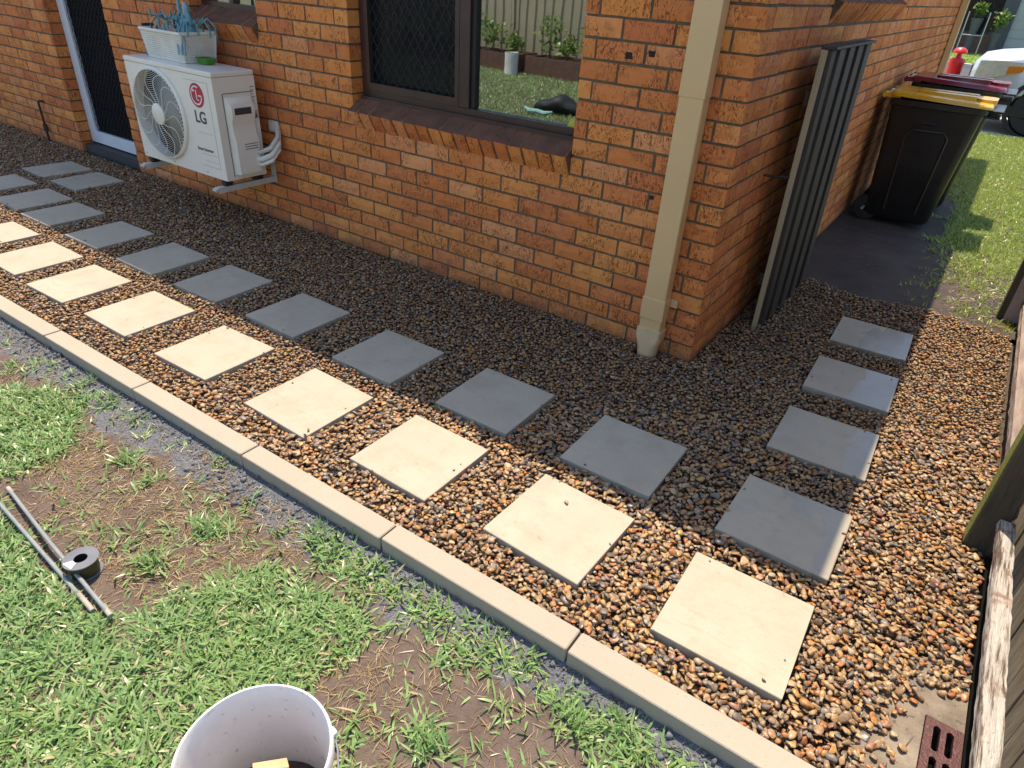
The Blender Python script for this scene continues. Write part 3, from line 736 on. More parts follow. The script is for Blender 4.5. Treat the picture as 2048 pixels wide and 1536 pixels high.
for i, q in enumerate(U):
    paver(q, ['large damp shaded paver beside the path corner on the side path', 'middle damp shaded paver of the side path past the downpipe', 'farthest damp shaded paver of the side path, nearest the bins'][i], True)
for q, lb in (([(140, 319), (185, 338), (88, 357), (42, 337)], 'shaded grey paver closest to the white door frame'), ([(194, 344), (247, 361), (150, 380), (105, 361)], 'shaded grey paver just below the outdoor unit bracket and door')):
    paver(q, lb)

# ------------------------------------------------------------------ gravel
def gravel_mask(x, y):
    ok = ((y < -.004) & (y > kb(x) + .008) & (x < np.where(y < -.585, 1.318, 1.385)) & (x > -8.4)) | ((x > .004) & (x < 1.32) & (y >= -.004) & (y < 1.56 + .04*np.sin(9*x)))
    ok &= ~((x > -.275) & (x < -.14) & (y > -.095))
    pad = (x > 1.150 + .03*np.sin(13*y) + .018*np.sin(41*y)) & (y < -1.262 + .02*np.sin(17*x) + .014*np.sin(53*x)) & (y > -1.75)
    ok &= ~pad
    ok &= ~((x > 1.245) & (y > -.585) & (y < -.47))
    for cx, cy, a, s in PAV:
        dx, dy = x - cx, y - cy; u = dx*math.cos(a) + dy*math.sin(a); v = -dx*math.sin(a) + dy*math.cos(a)
        ok &= ~((np.abs(u) < s/2 + .004) & (np.abs(v) < s/2 + .004))
    return ok
def ico(sub):
    import bmesh
    bm = bmesh.new(); bmesh.ops.create_icosphere(bm, subdivisions=sub, radius=1.0)
    V = np.array([v.co[:] for v in bm.verts]); F = np.array([[v.index for v in f.verts] for f in bm.faces]); bm.free(); return V, F
def stone_variants(sub, n, rng):
    V0, F = ico(sub); out = []
    for i in range(n):
        V = V0.copy()
        for _ in range(13):                                  # worn facets
            d = rng.normal(size=3); d /= np.linalg.norm(d); lim = rng.uniform(.36, .78); h = V@d
            V = V - np.outer(np.maximum(h - lim, 0)*.97, d)
        V *= 1 + .05*rng.normal(size=(len(V), 1)); out.append(V)
    return out, F
HR, HF = stone_variants(2, 14, RNG); LR, LF = stone_variants(1, 8, RNG)
cell = .005; gx0, gy0 = -8.6, -1.85; H = np.full((2020, 700), -.034, np.float32)
def deposit(spacing, lo, hi, sink):
    nx, ny = int(10.1/spacing), int(3.5/(spacing*.87))
    I, J = np.meshgrid(np.arange(nx), np.arange(ny), indexing='ij')
    x = (gx0 + (I + .5*(J % 2))*spacing + RNG.uniform(-.36, .36, I.shape)*spacing).ravel(); y = (gy0 + J*spacing*.87 + RNG.uniform(-.36, .36, I.shape)*spacing).ravel()
    k = gravel_mask(x, y); x, y = x[k], y[k]; o = RNG.permutation(len(x)); x, y = x[o], y[o]
    a = RNG.uniform(lo, hi, len(x))*np.where(RNG.random(len(x)) < .14, 1.3, 1.0)
    b_ = a*RNG.uniform(.54, .90, len(x)); c = a*RNG.uniform(.30, .56, len(x)); z = np.zeros(len(x))
    for i in range(len(x)):
        n = max(2, int(b_[i]/cell)); ci, cj = int((x[i] - gx0)/cell), int((y[i] - gy0)/cell)
        i0, j0 = ci - n, cj - n
        pt = H[max(i0, 0):ci + n + 1, max(j0, 0):cj + n + 1]
        if pt.size == 0: continue
        z[i] = pt.mean()*(1 - sink) + pt.max()*sink + c[i]*.55
        np.maximum(pt, z[i] + c[i]*.55, out=pt)
    return x, y, z, a, b_, c
L1 = deposit(.026, .012, .018, .25); L2 = deposit(.0172, .0100, .0185, .10)
x, y, z, a, b_, c = [np.concatenate([p_, q]) for p_, q in zip(L1, L2)]
z += .0075 - np.median(L2[2])
top = np.concatenate([np.zeros(len(L1[0]), bool), np.ones(len(L2[0]), bool)])
# strays: on pavers and thinning out over the concrete pad
ex = []
for (sx, sy, sz) in [(*gp(1133, 1007, PZ)[:2], PZ), (*gp(617, 862, PZ)[:2], PZ), (*gp(862, 998, PZ)[:2], PZ - .004), (*gp(455, 657, PZ)[:2], PZ), (*gp(1672, 962, PZ)[:2], PZ), (*gp(400, 541, PZ)[:2], PZ), (*gp(432, 650, PZ)[:2], PZ - .003)]:
    ex.append((sx, sy, sz + .006, .012, .009, .007))
for (cx, cy, a_, s_) in PAV:
    for k_ in range(3):
        e_ = RNG.integers(0, 4); u, v = RNG.uniform(-.5, .5), .5 - RNG.random()**2*.10
        u, v = ((u, v), (u, -v), (v, u), (-v, u))[e_]
        sz = RNG.uniform(.003, .010); ex.append((cx + u*s_, cy + v*s_, PZ + sz*.4, sz, sz*.75, sz*.5))
for i in range(60):
    t = RNG.random()**2.6; ex.append((1.135 + .09*t + RNG.normal()*.012, -1.29 - .42*RNG.random(), .004, RNG.uniform(.011, .018), .012, .008))
for i in range(24): ex.append((1.12 + .15*RNG.random(), -1.25 - .035*RNG.random()**2, .005, RNG.uniform(.012, .018), .012, .009))
ex = np.array(ex)
x, y, z, a, b_, c = [np.concatenate([p_, ex[:, i]]) for i, p_ in enumerate((x, y, z, a, b_, c))]; top = np.concatenate([top, np.ones(len(ex), bool)])
N = len(x)
def rots(n, tilt):
    yaw = RNG.uniform(0, 2*np.pi, n); ax = RNG.uniform(0, 2*np.pi, n); t = RNG.normal(0, tilt, n)
    cz, sz = np.cos(yaw), np.sin(yaw); Rz = np.zeros((n, 3, 3)); Rz[:, 0, 0] = cz; Rz[:, 0, 1] = -sz; Rz[:, 1, 0] = sz; Rz[:, 1, 1] = cz; Rz[:, 2, 2] = 1
    kx, ky = np.cos(ax), np.sin(ax); ct, st = np.cos(t), np.sin(t); R = np.zeros((n, 3, 3))
    R[:, 0, 0] = ct + kx*kx*(1 - ct); R[:, 0, 1] = kx*ky*(1 - ct); R[:, 0, 2] = ky*st
    R[:, 1, 0] = kx*ky*(1 - ct); R[:, 1, 1] = ct + ky*ky*(1 - ct); R[:, 1, 2] = -kx*st
    R[:, 2, 0] = -ky*st; R[:, 2, 1] = kx*st; R[:, 2, 2] = ct
    return np.einsum('nij,njk->nik', R, Rz)
ROT = rots(N, .42)
px_, py_, dep = project(np.stack([x, y, z], 1))
inview = (px_ > 10) & (px_ < IW - 10) & (py_ > 10) & (py_ < IH - 10) & top
score = np.where(inview, a*b_/np.maximum(dep, .3)**2, 0)
ids = np.argsort(-score)[:300]; sel = np.zeros(N, bool); sel[ids] = True
pm = []
for V in HR:
    me = mesh_np('pebble', V, [HF]); me.polygons.foreach_set('use_smooth', [True]*len(me.polygons)); me.materials.append(M_PEB); pm.append(me)
for n_, i in enumerate(ids):
    o = bpy.data.objects.new('pebble', pm[n_ % len(pm)]); COL.objects.link(o); o.parent = bed
    M = Matrix([list(r) for r in ROT[i]]).to_4x4()
    o.matrix_local = Matrix.Translation((x[i], y[i], z[i]))@M@Matrix.Diagonal((a[i], b_[i], c[i], 1))
near = (dep < 2.9) & top
def joined(mask, vars_, F):
    Vs, Fs, off = [], [], 0; idx = np.where(mask)[0]; grp = idx % len(vars_)
    for k, V in enumerate(vars_):
        ii = idx[grp == k]
        if not len(ii): continue
        W_ = np.einsum('nij,nvj->nvi', ROT[ii], V[None]*np.stack([a[ii], b_[ii], c[ii]], 1)[:, None, :]) + np.stack([x[ii], y[ii], z[ii]], 1)[:, None, :]
        Vs.append(W_.reshape(-1, 3)); Fs.append((F[None] + (off + np.arange(len(ii))*len(V))[:, None, None]).reshape(-1, 3)); off += len(ii)*len(V)
    return np.concatenate(Vs), np.concatenate(Fs), off
V1, F1, o1 = joined(near & ~sel, HR, HF); V2, F2, _ = joined(~near & ~sel, LR, LF)
me = mesh_np('pebbles', np.concatenate([V1, V2]), [np.concatenate([F1, F2 + o1])])
tag(link('pebbles', me, M_PEBS, bed, True), 'brown and ochre river pebbles filling the bed', kind='stuff')

# ------------------------------------------------------------------ drain
gx, gy, gw, gl = 1.232, -1.372, .090, .36
pad = B(); pad.prism([(1.085, -1.755), (gx, -1.755), (gx, gy), (gx, -1.155), (1.16, -1.21), (1.10, -1.32)], 2, -.06, -.004)
pad.prism([(gx, gy), (1.50, gy), (1.50, -1.10), (1.30, -1.12), (gx, -1.155)], 2, -.06, -.004); pad.prism([(gx + gw, -1.755), (1.50, -1.755), (1.50, gy), (gx + gw, gy)], 2, -.06, -.004)
tag(pad.build('concrete_pad', M_CONC), kind='structure')
dr = thing('drain_grate', (1.30, -1.56, -.012), 'reddish rusted drain grate with two rows of slots in concrete', 'drain')
gb = B()
cols = [gx + .030, gx + .060]; sw_ = .0085; z0, z1 = -.014, .001
yb = [gy - .022 - i*.098 for i in range(4)]
xs_ = [gx + .002] + [v for c_ in cols for v in (c_ - sw_, c_ + sw_)] + [gx + gw - .002]
for i in range(0, len(xs_), 2): gb.box(xs_[i], xs_[i + 1], gy - gl + .002, gy - .002, z0, z1)
for c_ in cols:
    edges_ = [gy - .002] + [v for y_ in yb[:3] for v in (y_, y_ - .080)] + [gy - gl + .002]
    for i in range(0, len(edges_), 2): gb.box(c_ - sw_, c_ + sw_, edges_[i + 1], edges_[i], z0 + .0004, z1 - .0004)
    for y_ in yb[:3]:
        for e_, sg in ((y_, -1), (y_ - .080, 1)):               # rounded slot ends
            for k in (-1, 1): gb.prism([(c_ + k*sw_, e_), (c_ + k*sw_, e_ + sg*.006), (c_ + k*sw_*.45, e_ + sg*.0015), (c_ + k*sw_*.2, e_)], 2, z0 + .001, z1 - .0006)
gb.build('grate', M_GRATE, dr)
sm = B(); sm.box(gx + .001, gx + .004, gy - gl, gy - .001, -.105, -.015); sm.box(gx + gw - .004, gx + gw - .001, gy - gl, gy - .001, -.105, -.015); sm.box(gx, gx + gw, gy - gl, gy, -.108, -.105)
sm.build('sump', M_CAVE, dr)
st = B().tube([gp(1795, 1530, -.008), gp(1812, 1492, -.004), gp(1838, 1460, -.006)], [.0015, .002, .001], 6).build('twig', M_BARK)
tag(st, 'thin brown twig lying beside the drain grate', 'twig')

# ------------------------------------------------------------------ timber fence on the right
fence = thing('paling_fence', (1.36, -.53, -.05), 'weathered grey timber paling fence with split rail beside the gravel', 'fence')
po = B().box(1.252, 1.338, -.572, -.486, -.05, 1.80, ch=.004).build('post', M_POST, fence)
B().box(1.2485, 1.254, -.568, -.490, .0, 1.79, ch=.0015).build('moss_strip', M_MOSS, po)
pp = B().box(1.262, 1.352, 1.775, 1.86, -.05, 1.80, ch=.004).build('post', M_PALEPOST, fence)
B().box(1.230, 1.261, 1.772, 1.85, .0, 1.80, ch=.003).build('side_strip', M_POST, pp)
def rough_rail(name, y0, y1, x0, x1, z0, z1, mat, seed, bend=0.0, n=34):
    r = np.random.default_rng(seed); rings = []; m_ = 12
    prof = []
    for k in range(m_):
        a_ = 2*math.pi*k/m_ + .26; u, v = math.cos(a_), math.sin(a_); s_ = 1/max(abs(u), abs(v))**.85; prof.append((u*s_, v*s_))
    groove = r.uniform(.86, 1.05, m_)
    for i in range(n + 1):
        t = i/n; yv = y0 + (y1 - y0)*t; xo = bend*(t**2); g_ = groove*(1 + .035*r.normal(size=m_))
        groove += .02*r.normal(size=m_); groove = np.clip(groove, .84, 1.06)
        rings.append([((x0 + x1)/2 + (x1 - x0)/2*u*g_[k] + xo, yv + .004*r.normal(), (z0 + z1)/2 + (z1 - z0)/2*v*g_[k]) for k, (u, v) in enumerate(prof)])
    return B().loft(rings).build(name, mat, fence)
B().box(1.3225, 1.352, -1.95, -.60, -.10, .010, ch=.003).build('rail_shade_strip', M_RAILSHADE, fence)  # added black strip, stands in for the dark shade under the rail
rough_rail('rail', -.585, -1.95, 1.303, 1.353, .112, .158, M_RAIL, 3, .0, 46)
rough_rail('rail', 1.77, -.48, 1.312, 1.362, .10, .155, M_RAIL2, 4, 0.0, 44)
rough_rail('rail', 1.77, -1.95, 1.35, 1.39, 1.45, 1.55, M_RAIL2, 5, 0.0, 30)
for i in range(40):
    y1 = 1.86 - i*.098
    if y1 < -1.9: break
    b = B().box(1.394 + random.uniform(0, .006), 1.412, y1 - .094, y1, -.05, 1.84 + random.uniform(-.015, .015), ch=.002)
    b.build('paling', M_PALING, fence)

# ------------------------------------------------------------------ slatted panel leaning on the side wall
pan = thing('slatted_panel', (.13, .64, 0), 'dark grey slatted timber panel standing against the side wall', 'panel')
Mp = Matrix.Translation((.135, 0, -.01))@Matrix.Rotation(rad(-0.9), 4, 'Y')
def pbox(name, mat, *a_, ch=.002):
    b = B().box(*a_, ch=ch); b.xf(Mp); return b.build(name, mat, pan)
pbox('edge_batten', M_PINE, -.022, .004, .612, .636, 0, 1.392)
for i in range(9):
    y0 = .64 + i*.104; pbox('slat', M_SLAT, -.012 + .012*(i % 2), .022 + .012*(i % 2), y0, y0 + .088, random.uniform(.0, .012), 1.393)
pbox('top_cap', M_SLAT, -.030, .038, .637, 1.58, 1.394, 1.406)
for z in (.25, 1.15): pbox('cross_rail', M_SLAT, -.05, -.013, .64, 1.57, z, z + .07)
tie = B().tube([(.005, .52, .83), (.05, .56, .825), (.10, .615, .82)], .006, 6).build('tie_hook', M_BLACK, pan)

# ------------------------------------------------------------------ wheelie bins
def wheelie(y0, lidmat, label, dx=0.0):
    t = thing('wheelie_bin', (.42 + dx, y0 + .29, 0), label, 'bin', 'wheelie bins by the side wall')
    cy = y0 + .29
    def ring(z, xa, xb, hy, r): return [(q[0] + dx, q[1], z) for q in rrect((xa + xb)/2, cy, (xb - xa)/2, hy, r)]
    body = B().loft([ring(.045, .17, .62, .21, .05), ring(.07, .155, .64, .225, .055), ring(.5, .135, .685, .25, .05), ring(.86, .115, .725, .272, .05), ring(.90, .110, .73, .276, .05),
                     ring(.905, .095, .75, .288, .05), ring(.945, .095, .752, .289, .05)]).build('body', M_BIN, t, True)
    # moulded rib outlines on both flanks
    for sgn in (-1, 1):
        def fl(z): return .225 + (z - .07)*(.272 - .225)/.79
        r_ = B(); pts = [(.30, .12), (.275, .70), (.31, .745), (.53, .75), (.565, .71), (.53, .12)]
        r_.tube([(q[0] + dx, cy + sgn*(fl(q[1]) + .002), q[1]) for q in pts], .009, 6)
        r_.build('side_rib', M_BIN, t, True)
        B().tube([(.41 + dx - .05, cy + sgn*(fl(.80) + .001), .80), (.45 + dx, cy + sgn*(fl(.80) + .001), .80)], .010, 6).build('side_boss', M_BIN, t, True)
    lip = B(); lip.box(.735 + dx, .835 + dx, y0 + .06, y0 + .52, .885, .900, ch=.004); lip.box(.74 + dx, .845 + dx, y0 + .05, y0 + .53, .930, .944, ch=.004)
    lip.build('front_lip', M_BIN, t)
    def lring(z, ins, xa=.085, xb=.775): return [(q[0] + dx, q[1], z + (.02*(1 - (q[0] - .1)/.7) - .004)) for q in rrect((xa + xb)/2, cy, (xb - xa)/2 - ins, .296 - ins, .06)]
    lid = B().loft([lring(.951, 0), lring(.967, .002), lring(.980, .014)]).build('lid', lidmat, t, True)
    for yo in (.20, .36):
        q = B(); q.loft([[(a_ + dx, y0 + b__, zz) for a_, b__ in rrect(.45, yo + .02, .20, .045, .02)] for zz in (.97, 1.006)]).build('lid_ridge', lidmat, lid, True)
    B().loft([[(a_ + dx, cy + b__, zz) for a_, b__ in rrect(.715, 0, .065, .13, .05)] for zz in (.96, .998)]).build('lid_grip', lidmat, lid, True)
    h = B().tube([(.055 + dx, y0 + .07, .965), (.055 + dx, y0 + .51, .965)], .016, 10).build('handle', M_BIN, t, True)
    for yo in (.05, .29, .53): B().tube([(.05 + dx, y0 + yo - .03, .965), (.05 + dx, y0 + yo + .03, .965)], .021, 10).build('hinge', lidmat, lid, True); 
    for yo in (.05, .53): B().loft([[(.05 + dx, y0 + yo - .02, .95), (.05 + dx, y0 + yo + .02, .95), (.05 + dx, y0 + yo + .02, .98), (.05 + dx, y0 + yo - .02, .98)],
                                   [(.16 + dx, y0 + yo - .02, .95), (.16 + dx, y0 + yo + .02, .95), (.16 + dx, y0 + yo + .02, .995), (.16 + dx, y0 + yo - .02, .995)]]).build('hinge_arm', lidmat, lid)
    for yo in (.10, .48):
        wv = B().lathe([(.03, -.022), (.095, -.022), (.1, -.012), (.1, .012), (.095, .022), (.03, .022)], (.17 + dx, y0 + yo, .1), 20, 'y', True).build('wheel', M_BLACK, t, True)
    B().tube([(.15 + dx, y0 + .02, .1), (.15 + dx, y0 + .56, .1)], .012, 8).build('axle', M_STEEL, t)
    return t
wheelie(3.28, M_YEL, 'black wheelie bin with yellow lid, nearer of the pair')
wheelie(3.98, M_MAR, 'black wheelie bin with maroon lid, behind the yellow one', .03).scale.z = 1.065

# ------------------------------------------------------------------ air conditioner outdoor unit
AX0, AX1, AYF, AYB, AZ0, AZ1 = -3.99, -3.045, -.40, -.105, .362, .998
ac = thing('outdoor_unit', (-3.5, -.25, AZ0), 'ivory air conditioner outdoor unit with round fan grille on wall brackets', 'air conditioner')
FXC, FZC, FR = -3.665, .682, .272
# front panel with a round hole
fp = B(); n = 64; out = []; inn = []
def sq(a_):
    u, v = math.cos(a_), math.sin(a_); cands = []
    if u > 1e-9: cands.append((AX1 - FXC)/u)
    if u < -1e-9: cands.append((AX0 - FXC)/u)
    if v > 1e-9: cands.append((AZ1 - .03 - FZC)/v)
    if v < -1e-9: cands.append((AZ0 - FZC)/v)
    k = min(cands); return (FXC + k*u, FZC + k*v)
angs = sorted([2*math.pi*k/n for k in range(n)] + [math.atan2(zc - FZC, xc - FXC) % (2*math.pi) for xc in (AX0, AX1) for zc in (AZ0, AZ1 - .03)])
na = len(angs)
r0 = [(*sq(a_),) for a_ in angs]; r1 = [(FXC + FR*math.cos(a_), FZC + FR*math.sin(a_)) for a_ in angs]
vs = [(q[0], AYF, q[1]) for q in r0] + [(q[0], AYF, q[1]) for q in r1] + [(q[0], AYF + .05, q[1]) for q in r1]
fs = [(k, (k + 1) % na, na + (k + 1) % na, na + k) for k in range(na)] + [(na + k, na + (k + 1) % na, 2*na + (k + 1) % na, 2*na + k) for k in range(na)]
fp.add(vs, fs)
x0, x1, y0, y1, z0, z1 = AX0, AX1, AYF, AYB, AZ0, AZ1 - .03
fp.add([(x0, y0, z0), (x1, y0, z0), (x1, y1, z0), (x0, y1, z0), (x0, y0, z1), (x1, y0, z1), (x1, y1, z1), (x0, y1, z1)], [(0, 3, 2, 1), (1, 2, 6, 5), (2, 3, 7, 6), (3, 0, 4, 7)])
fp.build('casing', M_ACBODY, ac)
B().box(AX0 - .004, AX1 + .004, AYF - .004, AYB, AZ1 - .03, AZ1, ch=.006).build('top_cover', M_ACBODY, ac)
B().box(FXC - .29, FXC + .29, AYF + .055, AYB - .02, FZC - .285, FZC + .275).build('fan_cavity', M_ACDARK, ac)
shr = B().lathe([(FR + .012, -.0005), (FR + .012, -.014), (FR + .004, -.022), (FR - .004, -.022), (FR - .004, .02)], (FXC, AYF, FZC), 64, 'y').build('fan_shroud', M_ACBODY, ac, True)
fan = B()
for k in range(3):
    a0 = rad(120*k + 20); rows = []
    for i in range(7):
        r_ = .06 + .033*i; sw = .10*i/6
        rows.append([(FXC + r_*math.cos(a0 + sw + d), AYF + .052 - .03*(d/.85) , FZC + r_*math.sin(a0 + sw + d)) for d in np.linspace(0, .95, 8)])
    fan.loft(rows, cap=False, closed=False)
fan.build('fan_blades', M_ACGREY, ac, True)
gr = B()
for i in range(17):
    r_ = .078 + i*(FR - .078)/16.5; gd = -.020 + .004*math.cos(i/16*math.pi) - .004
    gr.lathe([(r_ - .0013, gd), (r_, gd - .0016), (r_ + .0013, gd), (r_, gd + .0016)], (FXC, AYF, FZC), 56, 'y', True)
for k in range(13):
    pts = []
    for i in range(12):
        r_ = .06 + i*(FR - .062)/11; aa = 2*math.pi*k/13 + .55*math.sin(i/11*math.pi*.9)
        pts.append((FXC + r_*math.cos(aa), AYF - .024, FZC + r_*math.sin(aa)))
    gr.tube(pts, .0021, 5)
grille = gr.build('fan_grille', M_ACBODY, ac)
rim = B()
for k in range(72):
    a_ = 2*math.pi*k/72; c_, s_ = math.cos(a_), math.sin(a_)
    rim.tube([(FXC + (FR - .006)*c_, AYF - .026, FZC + (FR - .006)*s_), (FXC + (FR + .006)*c_, AYF - .018, FZC + (FR + .006)*s_), (FXC + (FR + .012)*c_, AYF - .002, FZC + (FR + .012)*s_)], .0026, 4)
rim.build('grille_rim', M_ACBODY, ac)
B().lathe([(0.0, -.031), (.058, -.030), (.066, -.026), (.068, -.018)], (FXC, AYF, FZC), 32, 'y').build('hub_cap', M_ACBODY, ac, True)
# badge panel outline, roundel, lettering
pl = B(); lx0, lx1, lz0, lz1 = -3.335, -3.098, .425, .935
for q in ((lx1 - .002, lx1, lz0, lz1), (lx0 + .05, lx1, lz0, lz0 + .002), (lx0, lx1, lz1 - .002, lz1), (lx0 + .06, lx1 - .02, .632, .6335), (lx0 + .06, lx1 - .01, .500, .5015), (lx0 + .08, lx1 - .01, .460, .4615)):
    pl.box(q[0], q[1], AYF - .0012, AYF - .0002, q[2], q[3])
pl.build('panel_lines', M_PALETXT, ac)
LX, LZ, LR_ = -3.222, .852, .070
B().lathe([(0.0001, -.003), (LR_, -.003), (LR_, -.0005)], (LX, AYF, LZ), 40, 'y').build('logo_disc', M_LOGO, ac)
lg = B(); yq0, yq1 = AYF - .0046, AYF - .0034
arc = []
for k in range(33):
    a_ = rad(62 + (360 - 62)*k/32); arc.append(a_)
vs = []; fs = []
for a_ in arc:
    for r_ in (.047, .056): vs.append((LX + r_*math.cos(a_), yq0, LZ + r_*math.sin(a_)))
for k in range(32): fs.append((2*k, 2*k + 1, 2*k + 3, 2*k + 2))
lg.add(vs, fs); lg.box(LX + .018, LX + .0555, yq0, yq1, LZ - .004, LZ + .004)
lg.box(LX - .004, LX + .004, yq0, yq1, LZ - .030, LZ + .032); lg.box(LX - .004, LX + .020, yq0, yq1, LZ - .030, LZ - .023)
lg.lathe([(0.0001, -.0046), (.0085, -.0046), (.0085, -.0034)], (LX - .026, AYF, LZ + .026), 16, 'y')
lg.build('logo_strokes', M_WHITEP, ac)
front_text('lettering', 'LG', .098, -3.282, AYF - .001, .692, M_TEXT, ac, .0022)
front_text('small_print', 'Smart Inverter', .028, -3.312, AYF - .001, .520, M_TEXT, ac, .0003)
for q in ((-3.96, .385), (-3.62, .385), (-3.25, .385), (-3.62, .955)): B().lathe([(.0001, -.003), (.005, -.003), (.005, 0)], (q[0], AYF, q[1]), 10, 'y').build('screw', M_STEEL, ac)
# side panel: valve cover with hand recess
cv = B()
prof = [(.395, .035), (.60, .035), (.655, .020), (.71, .020), (.745, .036), (.80, .036), (.83, .018), (.855, .012)]
rings = []
for z_, d in prof: rings.append([(AX1 - .001, -.335 + (.0 if z_ < .66 else -.005), z_), (AX1 + d, -.318, z_), (AX1 + d, -.155, z_), (AX1 - .001, -.135, z_)])
cv.loft(rings); cvr = cv.build('valve_cover', M_ACBODY, ac, True)
B().box(AX1 + .0345, AX1 + .0375, -.30, -.18, .755, .795, ch=.001).build('hand_recess', M_ACGREY, cvr)
for z_ in (.575, .56, .545): B().box(AX1 + .0345, AX1 + .0362, -.26, -.165, z_, z_ + .004).build('vent_slit', M_ACGREY, cvr)
so_ = B()
so_.box(AX1 + .0005, AX1 + .003, -.345, -.13, .875, .878); so_.box(AX1 + .0005, AX1 + .003, -.347, -.344, .38, .878); so_.build('seam', M_ACGREY, ac)
B().box(AX1 + .0008, AX1 + .0022, -.147, -.110, .715, .765).build('warning_sticker', simple('pale_sticker', (.56, .48, .28), None, 30, .6), ac)
B().prism([(-.143, .722), (-.115, .722), (-.129, .756)], 0, AX1 + .0024, AX1 + .0032).build('warning_triangle', M_TEXT, ac)
for k, z_ in enumerate((.90, .88, .86, .84, .82, .80)): B().box(AX1 + .0008, AX1 + .0018, -.146, -.118 - .006*(k % 3), z_, z_ + .006).build('print_line', M_PALETXT, ac)
# refrigerant lines into the wall
for k, (dz, r_) in enumerate(((.0, .018), (.045, .015), (-.035, .013))):
    B().tube([(AX1 + .002, -.17, .47 + dz), (AX1 + .055, -.165, .475 + dz), (AX1 + .10, -.12, .50 + dz), (AX1 + .105, -.06, .56 + dz), (AX1 + .06, -.02, .62 + dz*.6), (AX1 + .03, .01, .645 + dz*.4)], r_, 10).build('refrigerant_pipe', M_BASKET if k != 1 else M_GALV, ac, True)
B().box(AX1 - .03, AX1 + .06, -.022, -.002, .62, .69, ch=.006).build('wall_flange', M_GALV, ac)
# wall brackets
for bx in (-3.935, -3.10):
    b = B(); b.box(bx - .02, bx + .02, -.455, -.004, AZ0 - .052, AZ0 - .040); b.box(bx - .02, bx - .016, -.45, -.004, AZ0 - .075, AZ0 - .052); b.box(bx + .016, bx + .02, -.45, -.004, AZ0 - .075, AZ0 - .052)
    b.box(bx - .022, bx + .022, -.010, -.003, AZ0 - .085, AZ0 + .16); b.box(bx - .02, bx + .02, -.47, -.455, AZ0 - .060, AZ0 - .046)
    br = b.build('bracket', M_GALV, ac)
    for yy_ in (-.37, -.14): B().box(bx - .022, bx + .022, yy_ - .03, yy_ + .03, AZ0 - .039, AZ0 - .001, ch=.006).build('rubber_foot', M_BLACK, br)

# ------------------------------------------------------------------ things on the unit
bk = thing('peg_basket', (-3.645, -.195, AZ1), 'white perforated plastic basket on top of the outdoor unit', 'basket')
bx0, bx1, by0, by1, bz0, bz1 = -3.845, -3.445, -.30, -.09, AZ1 + .002, AZ1 + .172
def lat(name, fn, nu, nv, th):
    g = B()
    for i in range(nu + 1):
        u = i/nu; w_ = th if 0 < i < nu else th*2.4
        g.loft([[fn(u - w_, 0, 0), fn(u + w_, 0, 0), fn(u + w_, 0, .002), fn(u - w_, 0, .002)], [fn(u - w_, 1, 0), fn(u + w_, 1, 0), fn(u + w_, 1, .002), fn(u - w_, 1, .002)]])
    for j in range(nv + 1):
        v = j/nv; h_ = .016 if 0 < j < nv else .05
        a_, b__ = max(0, v - h_), min(1, v + h_)
        g.loft([[fn(0, a_, .0005), fn(1, a_, .0005), fn(1, b__, .0005), fn(0, b__, .0005)], [fn(0, a_, .0025), fn(1, a_, .0025), fn(1, b__, .0025), fn(0, b__, .0025)]])
    g.build(name, M_BASKET, bk)
tp = .018
def side(axis, pos, sgn):
    def fn(u, v, d):
        o_ = tp*v; z_ = bz0 + (bz1 - bz0)*v
        if axis == 'y': return (bx0 - o_ + (bx1 - bx0 + 2*o_)*u, pos + sgn*(o_ + d), z_)
        return (pos + sgn*(o_ + d), by0 - o_ + (by1 - by0 + 2*o_)*u, z_)
    return fn
lat('side_wall', side('y', by0, -1), 34, 14, .008); lat('side_wall', side('y', by1, 1), 34, 14, .008)
lat('side_wall', side('x', bx1, 1), 20, 14, .012); lat('side_wall', side('x', bx0, -1), 20, 14, .012)
box('base', M_BASKET, bk, bx0, bx1, by0, by1, bz0, bz0 + .004)
rr_ = B()
for a_ in ((bx0 - .026, bx1 + .026, by0 - .028, by0 - .016), (bx0 - .026, bx1 + .026, by1 + .016, by1 + .028), (bx0 - .026, bx0 - .016, by0 - .016, by1 + .016), (bx1 + .016, bx1 + .026, by0 - .016, by1 + .016)):
    rr_.box(a_[0], a_[1], a_[2], a_[3], bz1 - .012, bz1 + .004, ch=.003)
rr_.build('rim', M_BASKET, bk)
hg = thing('peg_hanger', (-3.6, -.2, AZ1 + .02), 'blue-green plastic clothes peg hanger heaped in the white basket', 'hanger')
hub = (-3.50, -.20)
B().lathe([(.002, 1.335), (.012, 1.33), (.020, 1.31), (.018, 1.28), (.026, 1.24), (.040, 1.19), (.045, 1.15), (.03, 1.14), (.001, 1.14)], (hub[0], hub[1], 0), 16).build('hub', M_TEAL2, hg, True)
B().tube([(-3.63, -.17, 1.10), (-3.635, -.165, 1.25), (-3.63, -.16, 1.42)], .011, 8).build('stem', M_TEAL2, hg, True)
rg = random.Random(3)
